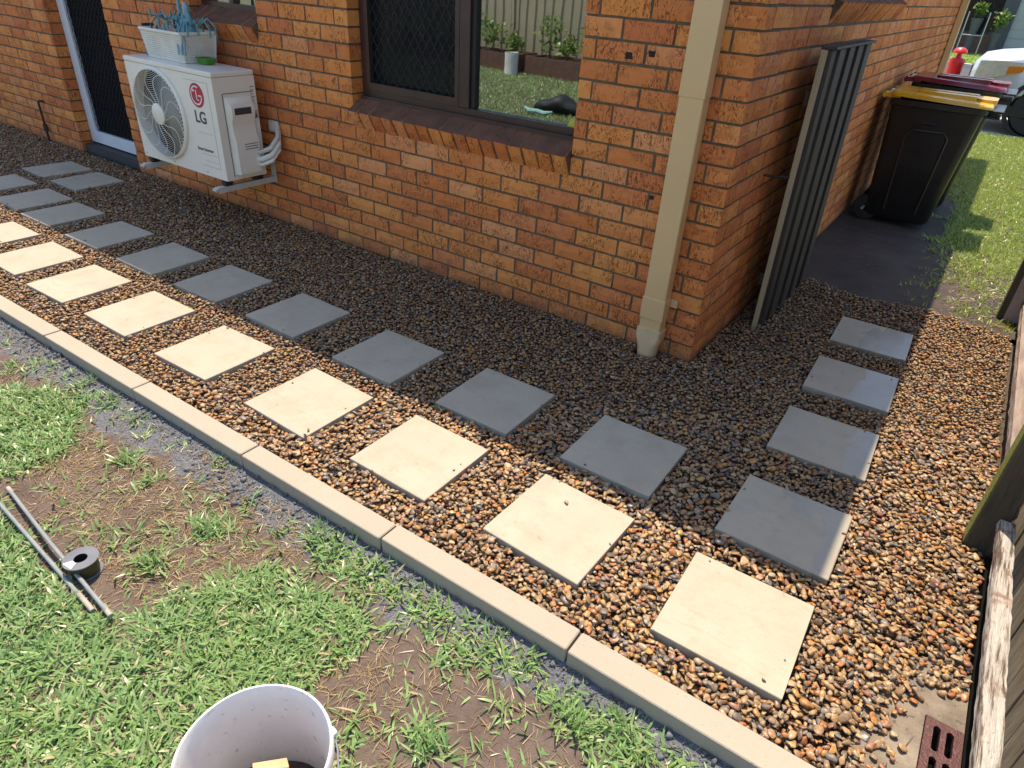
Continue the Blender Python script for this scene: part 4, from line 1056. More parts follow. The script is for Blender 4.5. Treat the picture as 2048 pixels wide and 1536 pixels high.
for k in range(26):
    a_ = 2*math.pi*k/26 + rg.uniform(-.12, .12); L_ = rg.uniform(.11, .20); cx_, cy_ = (hub if k % 2 else (-3.70, -.19)); zt = 1.19 + rg.uniform(0, .05)
    ca, sa = math.cos(a_), math.sin(a_)*.8
    pts = [(cx_ + ca*.02, cy_ + sa*.02, zt), (cx_ + ca*L_*.4, cy_ + sa*L_*.4, zt + rg.uniform(-.02, .05)), (cx_ + ca*L_*.75, cy_ + sa*L_*.75, zt + rg.uniform(-.05, .05)), (cx_ + ca*L_, cy_ + sa*L_, zt - rg.uniform(-.04, .06))]
    arm = B().tube(pts, [.006, .0055, .005, .004], 6).build('arm', M_TEAL if k % 3 else M_TEAL2, hg, True)
    e_ = pts[-1]; B().box(e_[0] - .006, e_[0] + .006, e_[1] - .004, e_[1] + .004, e_[2] - .045, e_[2] + .004, ch=.0015).build('clip', M_TEAL if k % 4 else M_NAVY, arm)
for k in range(3):
    q = hub; dx_ = (.07, .1, .03)[k]
    B().tube([(q[0], q[1] - .02, 1.23), (q[0] + dx_*.5, q[1] - .07, 1.19), (q[0] + dx_, q[1] - .115, 1.10), (q[0] + dx_ + .01, q[1] - .125, 1.05)], .006, 6).build('arm', M_TEAL2, hg, True)
gt_ = thing('green_tray', (-3.37, -.21, AZ1), 'small bright green plastic tray beside the white basket', 'tray')
def gring(z_, s_): return [(x_, y_, z_) for x_, y_ in rrect(-3.365, -.205, .055*s_, .042*s_, .014)]
B().loft([gring(AZ1 + .004, .78), gring(AZ1 + .036, 1.0), gring(AZ1 + .036, .92), gring(AZ1 + .010, .72)]).build('dish', M_GREEN, gt_, True)
B().loft([gring(AZ1 + .033, 1.08), gring(AZ1 + .038, 1.08), gring(AZ1 + .038, .93), gring(AZ1 + .033, .93)], cap=False).build('rim', M_GREEN, gt_)
nb = thing('dust_brush', (-3.90, -.24, AZ1), 'narrow navy and pale blue brush standing behind the white basket', 'brush')
B().box(-3.915, -3.895, -.28, -.20, AZ1 + .001, AZ1 + .19, ch=.004).build('bristle_block', M_NAVY, nb); B().box(-3.928, -3.916, -.275, -.205, AZ1 + .001, AZ1 + .16, ch=.003).build('back', M_TEAL2, nb)

# small copper standpipe on the left wall
q = yp(75, 200, -.03); tp_ = thing('standpipe', (q[0], -.03, -.02), 'thin dark copper pipe with hooked top on the left brick wall', 'pipe')
B().tube([(q[0] + .05, .0, .36), (q[0] + .03, -.03, .365), (q[0], -.03, .36), (q[0], -.03, .33), (q[0], -.03, -.02)], .010, 8).build('pipe', M_COPPER, tp_, True)
B().tube([(q[0], -.03, .10), (q[0], -.03, .16)], .02, 8).build('valve', M_COPPER, tp_, True)

# ------------------------------------------------------------------ inside the window
bag = thing('bag', (-4.2, -5.25, LAWN_Z), 'black bag with teal trim on the lawn, mirrored in the window', 'bag')
bb = B(); rgn = np.random.default_rng(5); rings = []
for i in range(12):
    t = i/11; xx = -4.52 + .66*t; h_ = .26*math.sin(math.pi*(t*.80 + .12))**.8*(1 - .25*math.sin(6*t)**2) + .02; d_ = .16*math.sin(math.pi*(t*.9 + .05))**.5 + .01
    rings.append([(xx + .01*rgn.normal(), -5.25 - .2*t + d_*math.cos(a_), LAWN_Z + .01 + h_*(.5 + .5*math.sin(a_)) + .006*rgn.normal()) for a_ in np.linspace(0, 2*math.pi, 14, endpoint=False)])
bb.loft(rings).build('pouch', M_BAG, bag, True)
B().tube([(-4.60, -5.08, .02), (-4.5, -5.04, -.01), (-4.38, -5.02, .0), (-4.28, -5.04, -.02), (-4.16, -5.08, .01)], [.012, .03, .028, .032, .012], 8).build('cloth_edge', M_TEALC, bag, True)
q = yp(1150, 245, .13); yt = B().prism([(q[0] - .03, q[2] - .025), (q[0] + .03, q[2] - .02), (q[0] + .03, q[2] + .02), (q[0] - .01, q[2] + .02)], 1, .1025, .1065).build('yellow_tag', M_YTAG)
tag(yt, 'small yellow tag in the bottom corner of the big window', 'tag')

# ------------------------------------------------------------------ loose things on the lawn
bc = thing('bucket', (.078, -2.55, LAWN_Z), 'white plastic bucket holding wood offcuts on the lawn', 'bucket')
br0, br1, bh = .125, .150, .305; zb = LAWN_Z
B().lathe([(.001, zb + .002), (br0, zb + .002), (br0 + .004, zb + .01), (br1 - .002, zb + bh - .035), (br1 + .004, zb + bh - .034), (br1 + .004, zb + bh - .004), (br1 + .0015, zb + bh), (br1 - .002, zb + bh), (br1 - .004, zb + bh - .006),
           (br1 - .0055, zb + bh - .04), (br0 - .002, zb + .012), (.001, zb + .010)], (.078, -2.55, 0), 72).build('shell', M_PAIL, bc, True)
B().tube([(.078 + (br1 + .008)*math.cos(a_), -2.55 + (br1 + .008)*math.sin(a_), zb + bh - .05 - .10*math.sin((a_ - rad(-120))/rad(185)*math.pi)) for a_ in [rad(-120 + 185*k/16) for k in range(17)]], .0022, 6).build('wire_handle', M_STEEL, bc)
for a_ in (rad(-120), rad(65)): B().lathe([(.0001, -.006), (.012, -.006), (.012, .006), (.0001, .006)], (.078 + (br1 + .004)*math.cos(a_), -2.55 + (br1 + .004)*math.sin(a_), zb + bh - .05), 12, 'y').build('handle_lug', M_PAIL, bc)
def mud_ring(r_, z_, s_): return [(.078 + r_*math.cos(a_), -2.55 + r_*math.sin(a_), z_ + s_*math.sin(5*a_)) for a_ in np.linspace(0, 2*math.pi, 40, endpoint=False)]
md = B().loft([mud_ring(.126, zb + .055, .006), mud_ring(.09, zb + .07, .008), mud_ring(.04, zb + .072, .005)], cap=True).build('mud', M_MUD, None, True)
tag(md, 'dark wet mud in the bottom of the white bucket', 'mud')
q = gp(548, 1512, .10)
wd = B().box(-.035, .035, -.09, .09, -.022, .022, ch=.001); wd.xf(Matrix.Translation((.10, -2.56, .075))@Matrix.Rotation(rad(38), 4, 'Z')@Matrix.Rotation(rad(52), 4, 'X')@Matrix.Rotation(rad(20), 4, 'Y'))
tag(wd.build('wood_offcut', M_WOOD), 'square cut pine offcut standing in the white bucket', 'wood')
wd = B().box(-.02, .02, -.075, .075, -.02, .02, ch=.003); wd.xf(Matrix.Translation((.145, -2.51, .035))@Matrix.Rotation(rad(-10), 4, 'Z')@Matrix.Rotation(rad(35), 4, 'X'))
tag(wd.build('wood_offcut', simple('grey_offcut', (.33, .27, .21), None, 14, .8, .4)), 'small greyish offcut beside the pine piece in the bucket', 'wood')

sp = thing('wire_spool', (-1.0, -2.425, LAWN_Z), 'grey spool of dark wire lying on the lawn beside the conduits', 'spool')
c0 = gp(161, 1116, .006); sc = (c0[0], c0[1], .018); R_ = .049
B().lathe([(.019, -.012), (R_, -.012), (R_ + .001, -.0135), (R_, -.015), (.019, -.015)], sc, 40, closed=True).build('flange', M_SPOOL, sp)
B().lathe([(.019, -.066), (R_, -.066), (R_, -.069), (.019, -.069)], sc, 40, closed=True).build('flange', M_SPOOL, sp)
B().lathe([(.019, -.0155), (.0405, -.0155), (.042, -.03), (.042, -.055), (.0405, -.0655), (.019, -.0655)], sc, 40, closed=True).build('wire_winding', M_SPOOLW, sp, True)
B().lathe([(.0185, -.0125), (.0185, -.068)], sc, 24).build('core', M_BLACK, sp)
B().add([(sc[0] + r_*math.cos(a_), sc[1] + r_*math.sin(a_), sc[2] - .0114) for a_ in (rad(250), rad(300)) for r_ in (.022, .046)], [(0, 1, 3, 2)]).build('label_patch', M_WHITEP, sp)
def conduit(pts, r_, label, bands=()):
    P = [gp(*q[:2], LAWN_Z + q[2]) for q in pts]
    t = thing('conduit', tuple(P[0]), label, 'conduit', 'grey conduits lying on the lawn')
    B().tube(P, r_, 12).build('pipe', M_PIPE, t, True)
    P0, P1 = np.array(P[0]), np.array(P[-1])
    for f0, f1, m_ in bands:
        seg = [P0 + (P1 - P0)*f for f in (f0, f1)]; B().tube(seg, r_ + .0012, 12).build('band', m_, t, True)
conduit([(-60, 930, .034), (0, 1008, .03), (186, 1222, .014)], .0064, 'grey conduit on the lawn, lower of the crossing pair, reaching the picture edge', [(.90, .999, M_PIPE_D)])
conduit([(16, 976, .022), (100, 1085, .040), (222, 1232, .020)], .0064, 'grey taped conduit on the lawn ending left of the spool top', [(.0, .05, M_PIPE_D), (.30, .318, M_BLACK), (.815, .83, M_BLACK), (.93, .999, M_PIPE_D)])
B().tube([gp(118, 1132, -.045), gp(128, 1131, -.03), gp(140, 1128, -.02)], .0015, 5).build('loose_end', M_SPOOLW, sp)

# ------------------------------------------------------------------ grass
def blades(P, L, Wd, yaw, lean, curl, rng, seg=3):
    n = len(P); d = np.stack([np.cos(yaw), np.sin(yaw), np.zeros(n)], 1); s_ = np.stack([-np.sin(yaw), np.cos(yaw), np.zeros(n)], 1)
    tw = rng.normal(0, .5, n)[:, None]; up = np.array([0, 0, 1.0])
    side_ = s_*np.cos(tw) + up*np.sin(tw)
    rows = []; cur = P.copy(); ang = lean.copy(); step = L/seg
    widths = [.75, 1.0, .8, 0.0] if seg == 3 else [1.0, .9, 0.0]
    for k in range(seg + 1):
        if k > 0:
            dirv = d*np.sin(ang)[:, None] + up*np.cos(ang)[:, None]; cur = cur + dirv*step[:, None]; ang = ang + curl/seg
        w_ = (Wd*widths[k]/2)[:, None]
        if k < seg: rows += [cur - side_*w_, cur + side_*w_]
        else: rows.append(cur)
    V = np.stack(rows, 1); nv = V.shape[1]; base_ = (np.arange(n)*nv)[:, None]
    tris = []
    for k in range(seg - 1): tris += [[2*k, 2*k + 1, 2*k + 3], [2*k, 2*k + 3, 2*k + 2]]
    tris.append([2*(seg - 1), 2*(seg - 1) + 1, nv - 1])
    F = (np.array(tris)[None] + base_[:, :, None]).reshape(-1, 3)
    return V.reshape(-1, 3), F
def tufts(cx, cy, cz, nb_, L, Wd, rng, lean=(.5, 1.35), spread=.012, seg=3):
    n = len(cx); rep = np.repeat(np.arange(n), nb_)
    m_ = len(rep); P = np.stack([cx[rep] + rng.normal(0, spread, m_), cy[rep] + rng.normal(0, spread, m_), cz[rep] - .004], 1)
    main = rng.uniform(0, 2*np.pi, n)[rep]; yaw = main + rng.normal(0, 1.1, m_)
    return blades(P, rng.uniform(L[0], L[1], m_), rng.uniform(Wd[0], Wd[1], m_), yaw, rng.uniform(lean[0], lean[1], m_), rng.uniform(.0, .9, m_), rng, seg)
def merge(parts):
    Vs, Fs, o_ = [], [], 0
    for V, F in parts: Vs.append(V); Fs.append(F + o_); o_ += len(V)
    return np.concatenate(Vs), np.concatenate(Fs)
wpoly = lambda pts: [tuple(gp(a_, b__, LAWN_Z)[:2]) for a_, b__ in pts]
DENSE = [wpoly(q) for q in (
    [(-200, 760), (110, 785), (175, 800), (150, 850), (140, 900), (60, 945), (0, 965), (-200, 960)],
    [(-300, 1000), (0, 1025), (60, 1100), (120, 1190), (200, 1245), (270, 1235), (350, 1200), (470, 1165), (560, 1125), (640, 1195), (720, 1215), (740, 1290), (690, 1320), (620, 1345), (580, 1390), (620, 1440), (680, 1560), (600, 1700), (-500, 1700)],
    [(630, 1080), (720, 1085), (790, 1110), (830, 1185), (900, 1205), (990, 1240), (1080, 1335), (1060, 1375), (960, 1330), (880, 1300), (800, 1225), (740, 1200), (680, 1190), (640, 1140)],
    [(1050, 1380), (1130, 1390), (1260, 1430), (1380, 1510), (1460, 1600), (1160, 1600), (1180, 1480), (1120, 1440)])]
MID = [wpoly(q) for q in ([(100, 960), (330, 940), (520, 1010), (560, 1110), (420, 1180), (250, 1230), (130, 1150), (60, 1050)], [(820, 1390), (960, 1360), (1060, 1420), (1140, 1560), (700, 1600), (690, 1440)],
                          [(-100, 640), (60, 660), (260, 800), (280, 860), (150, 790), (-100, 740)])]
STRAW = [wpoly(q) for q in ([(40, 930), (170, 860), (320, 930), (420, 990), (620, 1030), (640, 1100), (480, 1170), (300, 1210), (170, 1130), (60, 1020)], [(640, 1340), (760, 1290), (820, 1400), (700, 1470)], [(420, 900), (520, 960), (470, 1010), (380, 960)])]
def scatter(n, x0, x1, y0, y1, rng):
    return rng.uniform(x0, x1, n), rng.uniform(y0, y1, n)
rg2 = np.random.default_rng(21)
def noise2(x_, y_): return np.sin(7.3*x_ + 2.1*np.sin(5.1*y_))*np.sin(6.1*y_ + 1.7*np.sin(4.3*x_)) + .5*np.sin(17*x_ + 3)*np.sin(19*y_)
gx_, gy_ = scatter(46000, -3.4, 1.25, -3.25, -1.835, rg2)
dens = np.full(len(gx_), .010); jx, jy = gx_ + rg2.normal(0, .018, len(gx_)), gy_ + rg2.normal(0, .012, len(gx_))
for pl_ in MID: dens[inpoly(jx, jy, pl_)] = .05
for n_, pl_ in enumerate(DENSE): dens[inpoly(jx, jy, pl_)] = (.85, .85, .42, .34)[n_]
dens *= np.clip(1 + .75*noise2(gx_*2.6, gy_*2.9), .06, 1.5)
dens[gy_ > kf(gx_) - .035] *= .25
k = rg2.random(len(gx_)) < dens
def clear_of(x_, y_):
    ok = np.hypot(x_ - .078, y_ + 2.55) > .135
    ok &= np.hypot(x_ - sc[0], y_ - sc[1]) > .05
    return ok
k &= clear_of(gx_, gy_); gx_, gy_ = gx_[k], gy_[k]
lz = lambda x_, y_: LAWN_Z + .008*bumps(x_, y_) + .032*np.exp(-np.abs(y_ - kf(x_))/.075)
parts = [tufts(gx_, gy_, lz(gx_, gy_), 5, (.020, .064), (.0040, .0090), rg2, (.62, 1.46))]
# rosettes and runners on the bare soil
rx, ry = scatter(80, -2.6, 1.15, -2.75, -1.87, rg2); kk = clear_of(rx, ry); rx, ry = rx[kk], ry[kk]
parts.append(tufts(rx, ry, lz(rx, ry), 18, (.03, .075), (.0035, .007), rg2, (.7, 1.4), .012))
for q in ((470, 930), (720, 1075), (180, 770), (230, 800), (255, 925), (860, 1480), (1150, 1460), (1250, 1475), (1010, 1270), (640, 1075), (420, 1055), (300, 1130)):
    c_ = gp(*q, LAWN_Z); n_ = 10; parts.append(tufts(c_[0] + rg2.normal(0, .022, n_), c_[1] + rg2.normal(0, .016, n_), np.full(n_, LAWN_Z), 11, (.03, .08), (.004, .0075), rg2, (.3, 1.3)))
V, F = merge(parts); me = mesh_np('lawn_grass', V, [F]); tag(link('lawn_grass', me, M_GRASS), 'coarse green lawn grass growing in patches below the kerb', 'grass', kind='stuff')
sx_, sy_ = scatter(20000, -3.2, 1.2, -3.1, -1.86, rg2); dn = np.full(len(sx_), .22)
for pl_ in STRAW: dn[inpoly(sx_ + rg2.normal(0, .02, len(sx_)), sy_ + rg2.normal(0, .015, len(sx_)), pl_)] = .8
kk = (rg2.random(len(sx_)) < dn) & clear_of(sx_, sy_); sx_, sy_ = sx_[kk], sy_[kk]
V, F = tufts(sx_, sy_, lz(sx_, sy_) + .006, 3, (.02, .055), (.0012, .0026), rg2, (1.25, 1.56), .015, 2)
tag(link('dry_grass', mesh_np('dry_grass', V, [F]), M_STRAW), 'dry straw-coloured grass clippings over the bare soil', 'dry grass', kind='stuff')
# crusher-dust chips along the kerb
n_ = 4200; cx_ = rg2.uniform(-3.2, 1.2, n_); cy_ = kf(cx_) - .006 - np.abs(rg2.normal(0, .045, n_)); sz_ = rg2.uniform(.0018, .0055, n_)*np.where(rg2.random(n_) < .10, rg2.uniform(1.8, 3.6, n_), 1)
c_ = gp(460, 985, LAWN_Z); cx_[:500] = c_[0] + rg2.normal(0, .10, 500); cy_[:500] = c_[1] + rg2.normal(0, .030, 500)
R3 = rots(n_, .8); Vb = np.einsum('nij,nvj->nvi', R3, LR[0][None]*np.stack([sz_*1.3, sz_, sz_*.7], 1)[:, None, :]) + np.stack([cx_, cy_, lz(cx_, cy_) + sz_*.3], 1)[:, None, :]
tag(link('dust_chips', mesh_np('dust_chips', Vb.reshape(-1, 3), [(LF[None] + (np.arange(n_)*len(LR[0]))[:, None, None]).reshape(-1, 3)]), M_DUST), 'blue-grey crusher dust chips spilt along the foot of the kerb', 'gravel chips', kind='stuff')
for (q, col_, lb) in (((1335, 1290, 0), M_PEB, 'ochre pebble lying on grey dust below the kerb'),):
    pass
# back lawn (seen in the window) and side lawn
bx_, by_ = scatter(26000, -11, 1.6, -9.0, -3.2, rg2); far_ = tufts(bx_, by_, np.full(len(bx_), LAWN_Z), 4, (.03, .07), (.006, .012), rg2, (.2, 1.0), .02, 2)
tag(link('back_lawn_grass', mesh_np('back_lawn_grass', far_[0], [far_[1]]), M_GRASS), 'green lawn grass reflected in the window pane', 'grass', kind='stuff')
vx, vy = scatter(60000, .30, 3.4, 1.58, 9.40, rg2)
pv = np.clip((vx - .60 - .10*np.sin(3*vy) + (vy - 3.2)*.08)/.30, 0, 1)*np.clip((vy - 1.7 + .45*noise2(vx*1.3, vy))/.8, .04, 1); pv[(vx > 1.42) & (vy < 1.9)] = 0
pv[vy < 2.6] *= .5; pv = np.maximum(pv, ((vx > 1.02) & (vy < 1.75))*.35)
for by__ in (3.25, 3.95): pv[(vx < .78) & (vy > by__) & (vy < by__ + .65)] = 0
kk = rg2.random(len(vx)) < pv*.9; vx, vy = vx[kk], vy[kk]
V, F = tufts(vx, vy, .006*bumps(vx, vy), 4, (.022, .05), (.004, .008), rg2, (.2, 1.25), .014, 2)
tag(link('side_lawn_grass', mesh_np('side_lawn_grass', V, [F]), M_GRASS2), 'bright green grass beside the path beyond the bins', 'grass', kind='stuff')
lx_, ly_ = scatter(700, .95, 1.6, 1.62, 3.2, rg2); V, F = tufts(lx_, ly_, np.zeros(len(lx_)) + .006, 2, (.02, .045), (.002, .006), rg2, (1.2, 1.5), .015, 2)
tag(link('dry_leaf_litter', mesh_np('dry_leaf_litter', V, [F]), M_STRAW), 'dry leaf litter on the bare soil by the fence end', 'leaf litter', kind='stuff')
fx, fy = scatter(12000, -14, 14, 22.8, 29.5, rg2); V, F = tufts(fx, fy, np.zeros(len(fx)), 3, (.04, .09), (.02, .04), rg2, (.2, 1.0), .06, 2)
tag(box('verge', simple('verge_soil', (.22, .33, .05), (.17, .26, .04), 3, .9), None, -40, 40, 22.7, 60, -.11, .0), kind='structure')
tag(link('far_verge_grass', mesh_np('far_verge_grass', V, [F]), M_GRASS2), 'strip of bright grass across the street', 'grass', kind='stuff')

# ------------------------------------------------------------------ street side
def car():
    global CARDX; CARDX = -.14
    t = thing('parked_car', (2.6, 10.55, 0), 'silver car with black bumper parked on the driveway beyond the bins', 'car')
    cy, hw = 10.5, .90
    def ring(x_, zb_, zs, zt, w_, wt):
        return [(x_, cy - w_*.86, zb_), (x_, cy - w_, zb_ + .12), (x_, cy - w_, zs - .08), (x_, cy - w_*.98, zs), (x_, cy - wt, zt), (x_, cy, zt + .025), (x_, cy + wt, zt), (x_, cy + w_*.98, zs), (x_, cy + w_, zs - .08), (x_, cy + w_, zb_ + .12), (x_, cy + w_*.86, zb_)]
    B().loft([ring(.36, .46, .80, .86, .66, .60), ring(.44, .42, .88, .96, .80, .68), ring(.62, .40, .93, 1.01, .885, .74), ring(1.0, .40, .96, 1.06, .90, .76), ring(1.6, .36, .98, 1.10, .90, .78), ring(4.4, .36, 1.0, 1.08, .90, .80), ring(4.85, .42, .95, 1.02, .84, .74)]).build('body', M_CAR, t, True)
    def cr(x_, z_, w_): return [(x_, cy - w_, z_), (x_, cy + w_, z_)]
    cab = B(); 
    def cring(x_, z0_, z1_, w0, w1): return [(x_, cy - w0, z0_), (x_, cy - w1, z1_), (x_, cy + w1, z1_), (x_, cy + w0, z0_)]
    cab.loft([cring(1.55, 1.09, 1.11, .78, .76), cring(2.25, 1.09, 1.58, .82, .66), cring(3.9, 1.08, 1.62, .82, .66), cring(4.6, 1.07, 1.12, .78, .72)]).build('cabin', M_DGLASS, t)
    B().loft([[(x_, cy + s_*w_, z_) for s_ in (-1, 1)] + [(x_, cy + s_*w_, z_ + .03) for s_ in (1, -1)] for x_, z_, w_ in ((2.15, 1.56, .66), (2.6, 1.62, .68), (3.7, 1.64, .68), (4.0, 1.60, .66))]).build('roof', M_CAR, t)
    B().loft([[(.30, cy - .62, .22), (.30, cy + .62, .22), (.30, cy + .62, .62), (.30, cy - .62, .62)], [(.40, cy - .86, .20), (.40, cy + .86, .20), (.40, cy + .86, .66), (.40, cy - .86, .66)], [(.95, cy - .915, .20), (.95, cy + .915, .20), (.95, cy + .915, .60), (.95, cy - .915, .60)]]).build('bumper', M_CARBLK, t)
    B().box(.335, .40, cy - .52, cy + .52, .66, .84, ch=.01).build('radiator_grille', M_CARBLK, t)
    for s_ in (-1, 1):
        hl = B().loft([[(.375, cy + s_*.50, .70), (.375, cy + s_*.50, .86), (.40, cy + s_*.50, .86), (.40, cy + s_*.50, .70)], [(.42, cy + s_*.80, .69), (.44, cy + s_*.80, .905), (.52, cy + s_*.80, .905), (.50, cy + s_*.80, .69)],
                       [(.62, cy + s_*.905, .70), (.64, cy + s_*.905, .925), (.70, cy + s_*.86, .92), (.68, cy + s_*.86, .70)], [(.95, cy + s_*.912, .80), (.95, cy + s_*.912, .93), (.98, cy + s_*.88, .93), (.98, cy + s_*.88, .80)]]).build('headlight', M_LAMP, t, True)
        B().loft([[(.80, cy + s_*.915, .76), (.80, cy + s_*.915, .87), (.82, cy + s_*.87, .87), (.82, cy + s_*.87, .76)], [(.99, cy + s_*.918, .815), (.99, cy + s_*.918, .885), (.99, cy + s_*.88, .885), (.99, cy + s_*.88, .815)]]).build('indicator', M_AMBER, hl)
        for wx in (1.35, 3.95):
            w_ = B().lathe([(.20, -.10), (.32, -.10), (.345, -.07), (.345, .07), (.32, .10), (.20, .10)], (wx, cy + s_*.80, .345), 28, 'y', True).build('wheel', M_BLACK, t, True)
            B().lathe([(.001, s_*.075), (.10, s_*.085), (.205, s_*.09)], (wx, cy + s_*.80, .345), 20, 'y').build('rim', M_CARBLK, w_, True)
            B().lathe([(.36, -.03), (.42, -.03), (.42, .03), (.36, .03)], (wx, cy + s_*.885, .36), 28, 'y', True).build('wheel_arch', M_CARBLK, t, True)
    B().box(.95, 4.6, cy - .905, cy + .905, .22, .38, ch=.02).build('side_skirt', M_CARBLK, t)
    return t
car_root = car(); car_root.location.x += CARDX
rb = thing('red_bollard', (-.085, 11.0, -.006), 'red bollard with mushroom top standing beyond the maroon bin', 'bollard')
B().lathe([(.13, -.004), (.13, .04), (.10, .06), (.112, .72), (.118, .80), (.10, .83), (.045, .84), (.036, .88), (.001, .88)], (-.085, 11, 0), 24).build('barrel', M_RED, rb, True)
B().lathe([(.034, .86), (.036, .90), (.10, .905), (.105, .925), (.085, .96), (.04, .985), (.001, .99)], (-.085, 11, 0), 24).build('cap', M_RED, rb, True)
nh = thing('neighbour_house', (1, 31, 0), 'dark grey house with pale roller door across the street', 'house')
wl = B()
for q in ((-14, -2.6, 0, 3), (-2.6, -.55, 2.2, 3), (-.55, -.1, 0, 3), (2.6, 12, 0, 3), (-.1, 2.6, 2.3, 3)): wl.box(q[0], q[1], 30, 30.2, q[2], q[3])
wl.box(-14, 12, 36, 36.2, 0, 3); wl.build('wall', M_HOUSE2, nh)
B().box(-2.6, -.55, 30.05, 30.25, 0, .55).build('brick_plinth', M_BRICK2, nh)
wn = B().box(-2.6, -.55, 30.06, 30.14, .55, .62).build('window', M_HOUSE2, nh); box('pane', M_DGLASS, wn, -2.6, -.55, 30.10, 30.11, .62, 2.2)
rd = B()
for i in range(8): rd.box(-.1, 2.6, 30.06 + .0, 30.09, i*.29, i*.29 + .275)
rdo = box('roller_door', M_DOOR2, nh, -.1, 2.6, 30.095, 30.12, 0, 2.3)
for i in range(8): box('slat', M_DOOR2, rdo, -.098, 2.598, 30.07, 30.093, i*.2875 + .004, i*.2875 + .278)
B().add([(-14.5, 29.4, 3), (12.5, 29.4, 3), (12.5, 36.8, 3), (-14.5, 36.8, 3), (-11, 33, 4.6), (9, 33, 4.6)], [(0, 1, 5, 4), (1, 2, 5), (2, 3, 4, 5), (3, 0, 4), (3, 2, 1, 0)]).build('roof', M_TILE, nh)
for px_a, px_b in (((1952, 108), (1968, 40)),):
    pass
st_ = thing('trellis', (-1.3, 28.6, 0), 'light steel trellis frame in front of the dark house', 'frame')
for xx in (-1.45, -.80): B().tube([(xx, 28.6, 0), (xx, 28.6, 1.35)], .02, 8).build('post', M_STEEL, st_)
B().tube([(-1.45, 28.6, .62), (-.80, 28.6, .62)], .016, 8).build('bar', M_STEEL, st_)
def shrub(name, loc, h_, rx_, n_, label, rng, mat=M_LEAF, L=(.04, .09), Wd=(.02, .04), stem=True, cat='plant', group=None):
    t = thing(name, loc, label, cat, group)
    if stem: B().tube([loc, (loc[0] + .02, loc[1], loc[2] + h_*.5)], [.012, .006], 6).build('stem', M_BARK, t)
    u = rng.normal(size=(n_, 3)); u /= np.linalg.norm(u, axis=1)[:, None]; r_ = rng.random(n_)**.4
    lump = 1 + .28*np.sin(5*u[:, 0] + 3*u[:, 2]*2 + loc[0]*9)*np.cos(4*u[:, 1] + loc[0])
    P = np.array(loc) + np.stack([u[:, 0]*rx_*r_*lump, u[:, 1]*rx_*r_*lump, h_*.55 + u[:, 2]*h_*.45*r_*lump], 1); P[:, 2] = np.maximum(P[:, 2], loc[2] + .02)
    V, F = blades(P, rng.uniform(L[0], L[1], n_), rng.uniform(Wd[0], Wd[1], n_), rng.uniform(0, 6.28, n_), rng.uniform(.3, 1.7, n_), rng.uniform(0, .8, n_), rng, 3)
    link('foliage', mesh_np('foliage', V - ORG[t], [F]), mat, t)
    if name == 'pot_plant': B().lathe([(.001, .0), (.14, .0), (.12, loc[2]*.6), (.20, loc[2]), (.001, loc[2])], (loc[0], loc[1], 0), 14).build('pot', M_HOUSE2, t, True)
    return t
rs = np.random.default_rng(9)
shrub('pot_plant', (-1.15, 28.9, 1.15), .5, .22, 130, 'leafy pale plant left of the trellis across the street', rs, M_LEAF, (.12, .2), (.05, .09))
shrub('pot_plant', (-.40, 28.9, .75), .7, .26, 170, 'leafy pale plant beside the pale roller door', rs, M_LEAF, (.12, .2), (.05, .09))

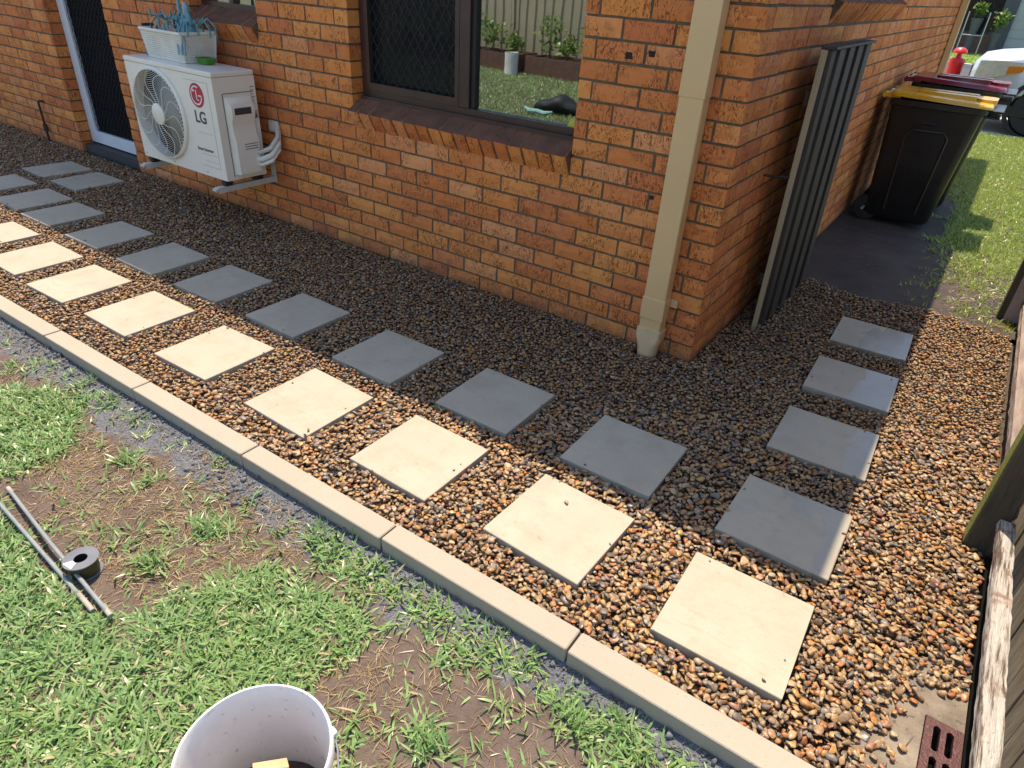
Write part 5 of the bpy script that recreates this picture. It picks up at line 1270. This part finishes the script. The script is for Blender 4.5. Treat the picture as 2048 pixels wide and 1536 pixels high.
# ------------------------------------------------------------------ back garden (mirrored in the window)
cf = thing('steel_fence', (-4, -9.5, LAWN_Z), 'beige ribbed steel fence mirrored in the window', 'fence')
prof = []; xx = -13.0
while xx < 3:
    prof += [(xx, -9.50), (xx + .13, -9.50), (xx + .15, -9.465), (xx + .18, -9.465), (xx + .20, -9.50)]; xx += .20
B().loft([[(q[0], q[1], LAWN_Z) for q in prof], [(q[0], q[1], 1.75) for q in prof]], cap=False, closed=False).build('ribbed_sheet', M_COLORB, cf)
box('top_rail', M_COLORB, cf, -13, 3, -9.52, -9.45, 1.75, 1.80); 
for i in range(6): box('post', M_COLORB, cf, -12.8 + i*2.4, -12.74 + i*2.4, -9.53, -9.452, LAWN_Z, 1.75)
PN = ['left', 'second', 'third', 'right']
for i, (x0_, x1_) in enumerate(((-10.6, -8.9), (-8.7, -7.2), (-7.0, -5.6), (-5.4, -4.2))):
    t = thing('planter_box', ((x0_ + x1_)/2, -8.95, LAWN_Z), ['dark timber planter box farthest from the drain side, mirrored in the window', 'dark timber planter box left of the mirrored white pot', 'dark timber planter box right of the mirrored white pot', 'dark timber planter box at the right edge of the mirrored garden'][i], 'planter', 'planter boxes along the back fence')
    b = B(); z1_ = LAWN_Z + .32
    b.box(x0_, x1_, -9.30, -9.26, LAWN_Z, z1_); b.box(x0_, x1_, -8.64, -8.60, LAWN_Z, z1_); b.box(x0_, x0_ + .04, -9.26, -8.64, LAWN_Z, z1_); b.box(x1_ - .04, x1_, -9.26, -8.64, LAWN_Z, z1_)
    b.build('boards', M_BRICK2, t); box('soil', M_MUD, t, x0_ + .04, x1_ - .04, -9.26, -8.64, LAWN_Z, z1_ - .04)
    for k in range(3):
        xx = x0_ + (k + .5)*(x1_ - x0_)/3
        shrub('garden_plant', (xx + rs.uniform(-.1, .1), -8.95 + rs.uniform(-.12, .12), z1_ - .05), rs.uniform(.30, .85), rs.uniform(.16, .34), 170, ['leftmost', 'middle', 'rightmost'][k] + ' leafy plant in the ' + ['planter farthest along the mirrored fence', 'planter left of the mirrored white pot', 'planter right of the mirrored white pot', 'planter at the right edge of the mirrored garden'][i], rs, M_LEAF, (.06, .13), (.03, .06), True, 'plant', 'plants in the planter boxes')
wp = thing('white_pot', (-7.15, -8.35, LAWN_Z), 'white cylindrical pot standing on the lawn, mirrored in the window', 'pot')
B().lathe([(.001, LAWN_Z + .004), (.12, LAWN_Z + .004), (.13, .33), (.122, .33), (.112, LAWN_Z + .02), (.001, LAWN_Z + .02)], (-7.15, -8.35, 0), 28).build('shell', M_WHITEP, wp, True)
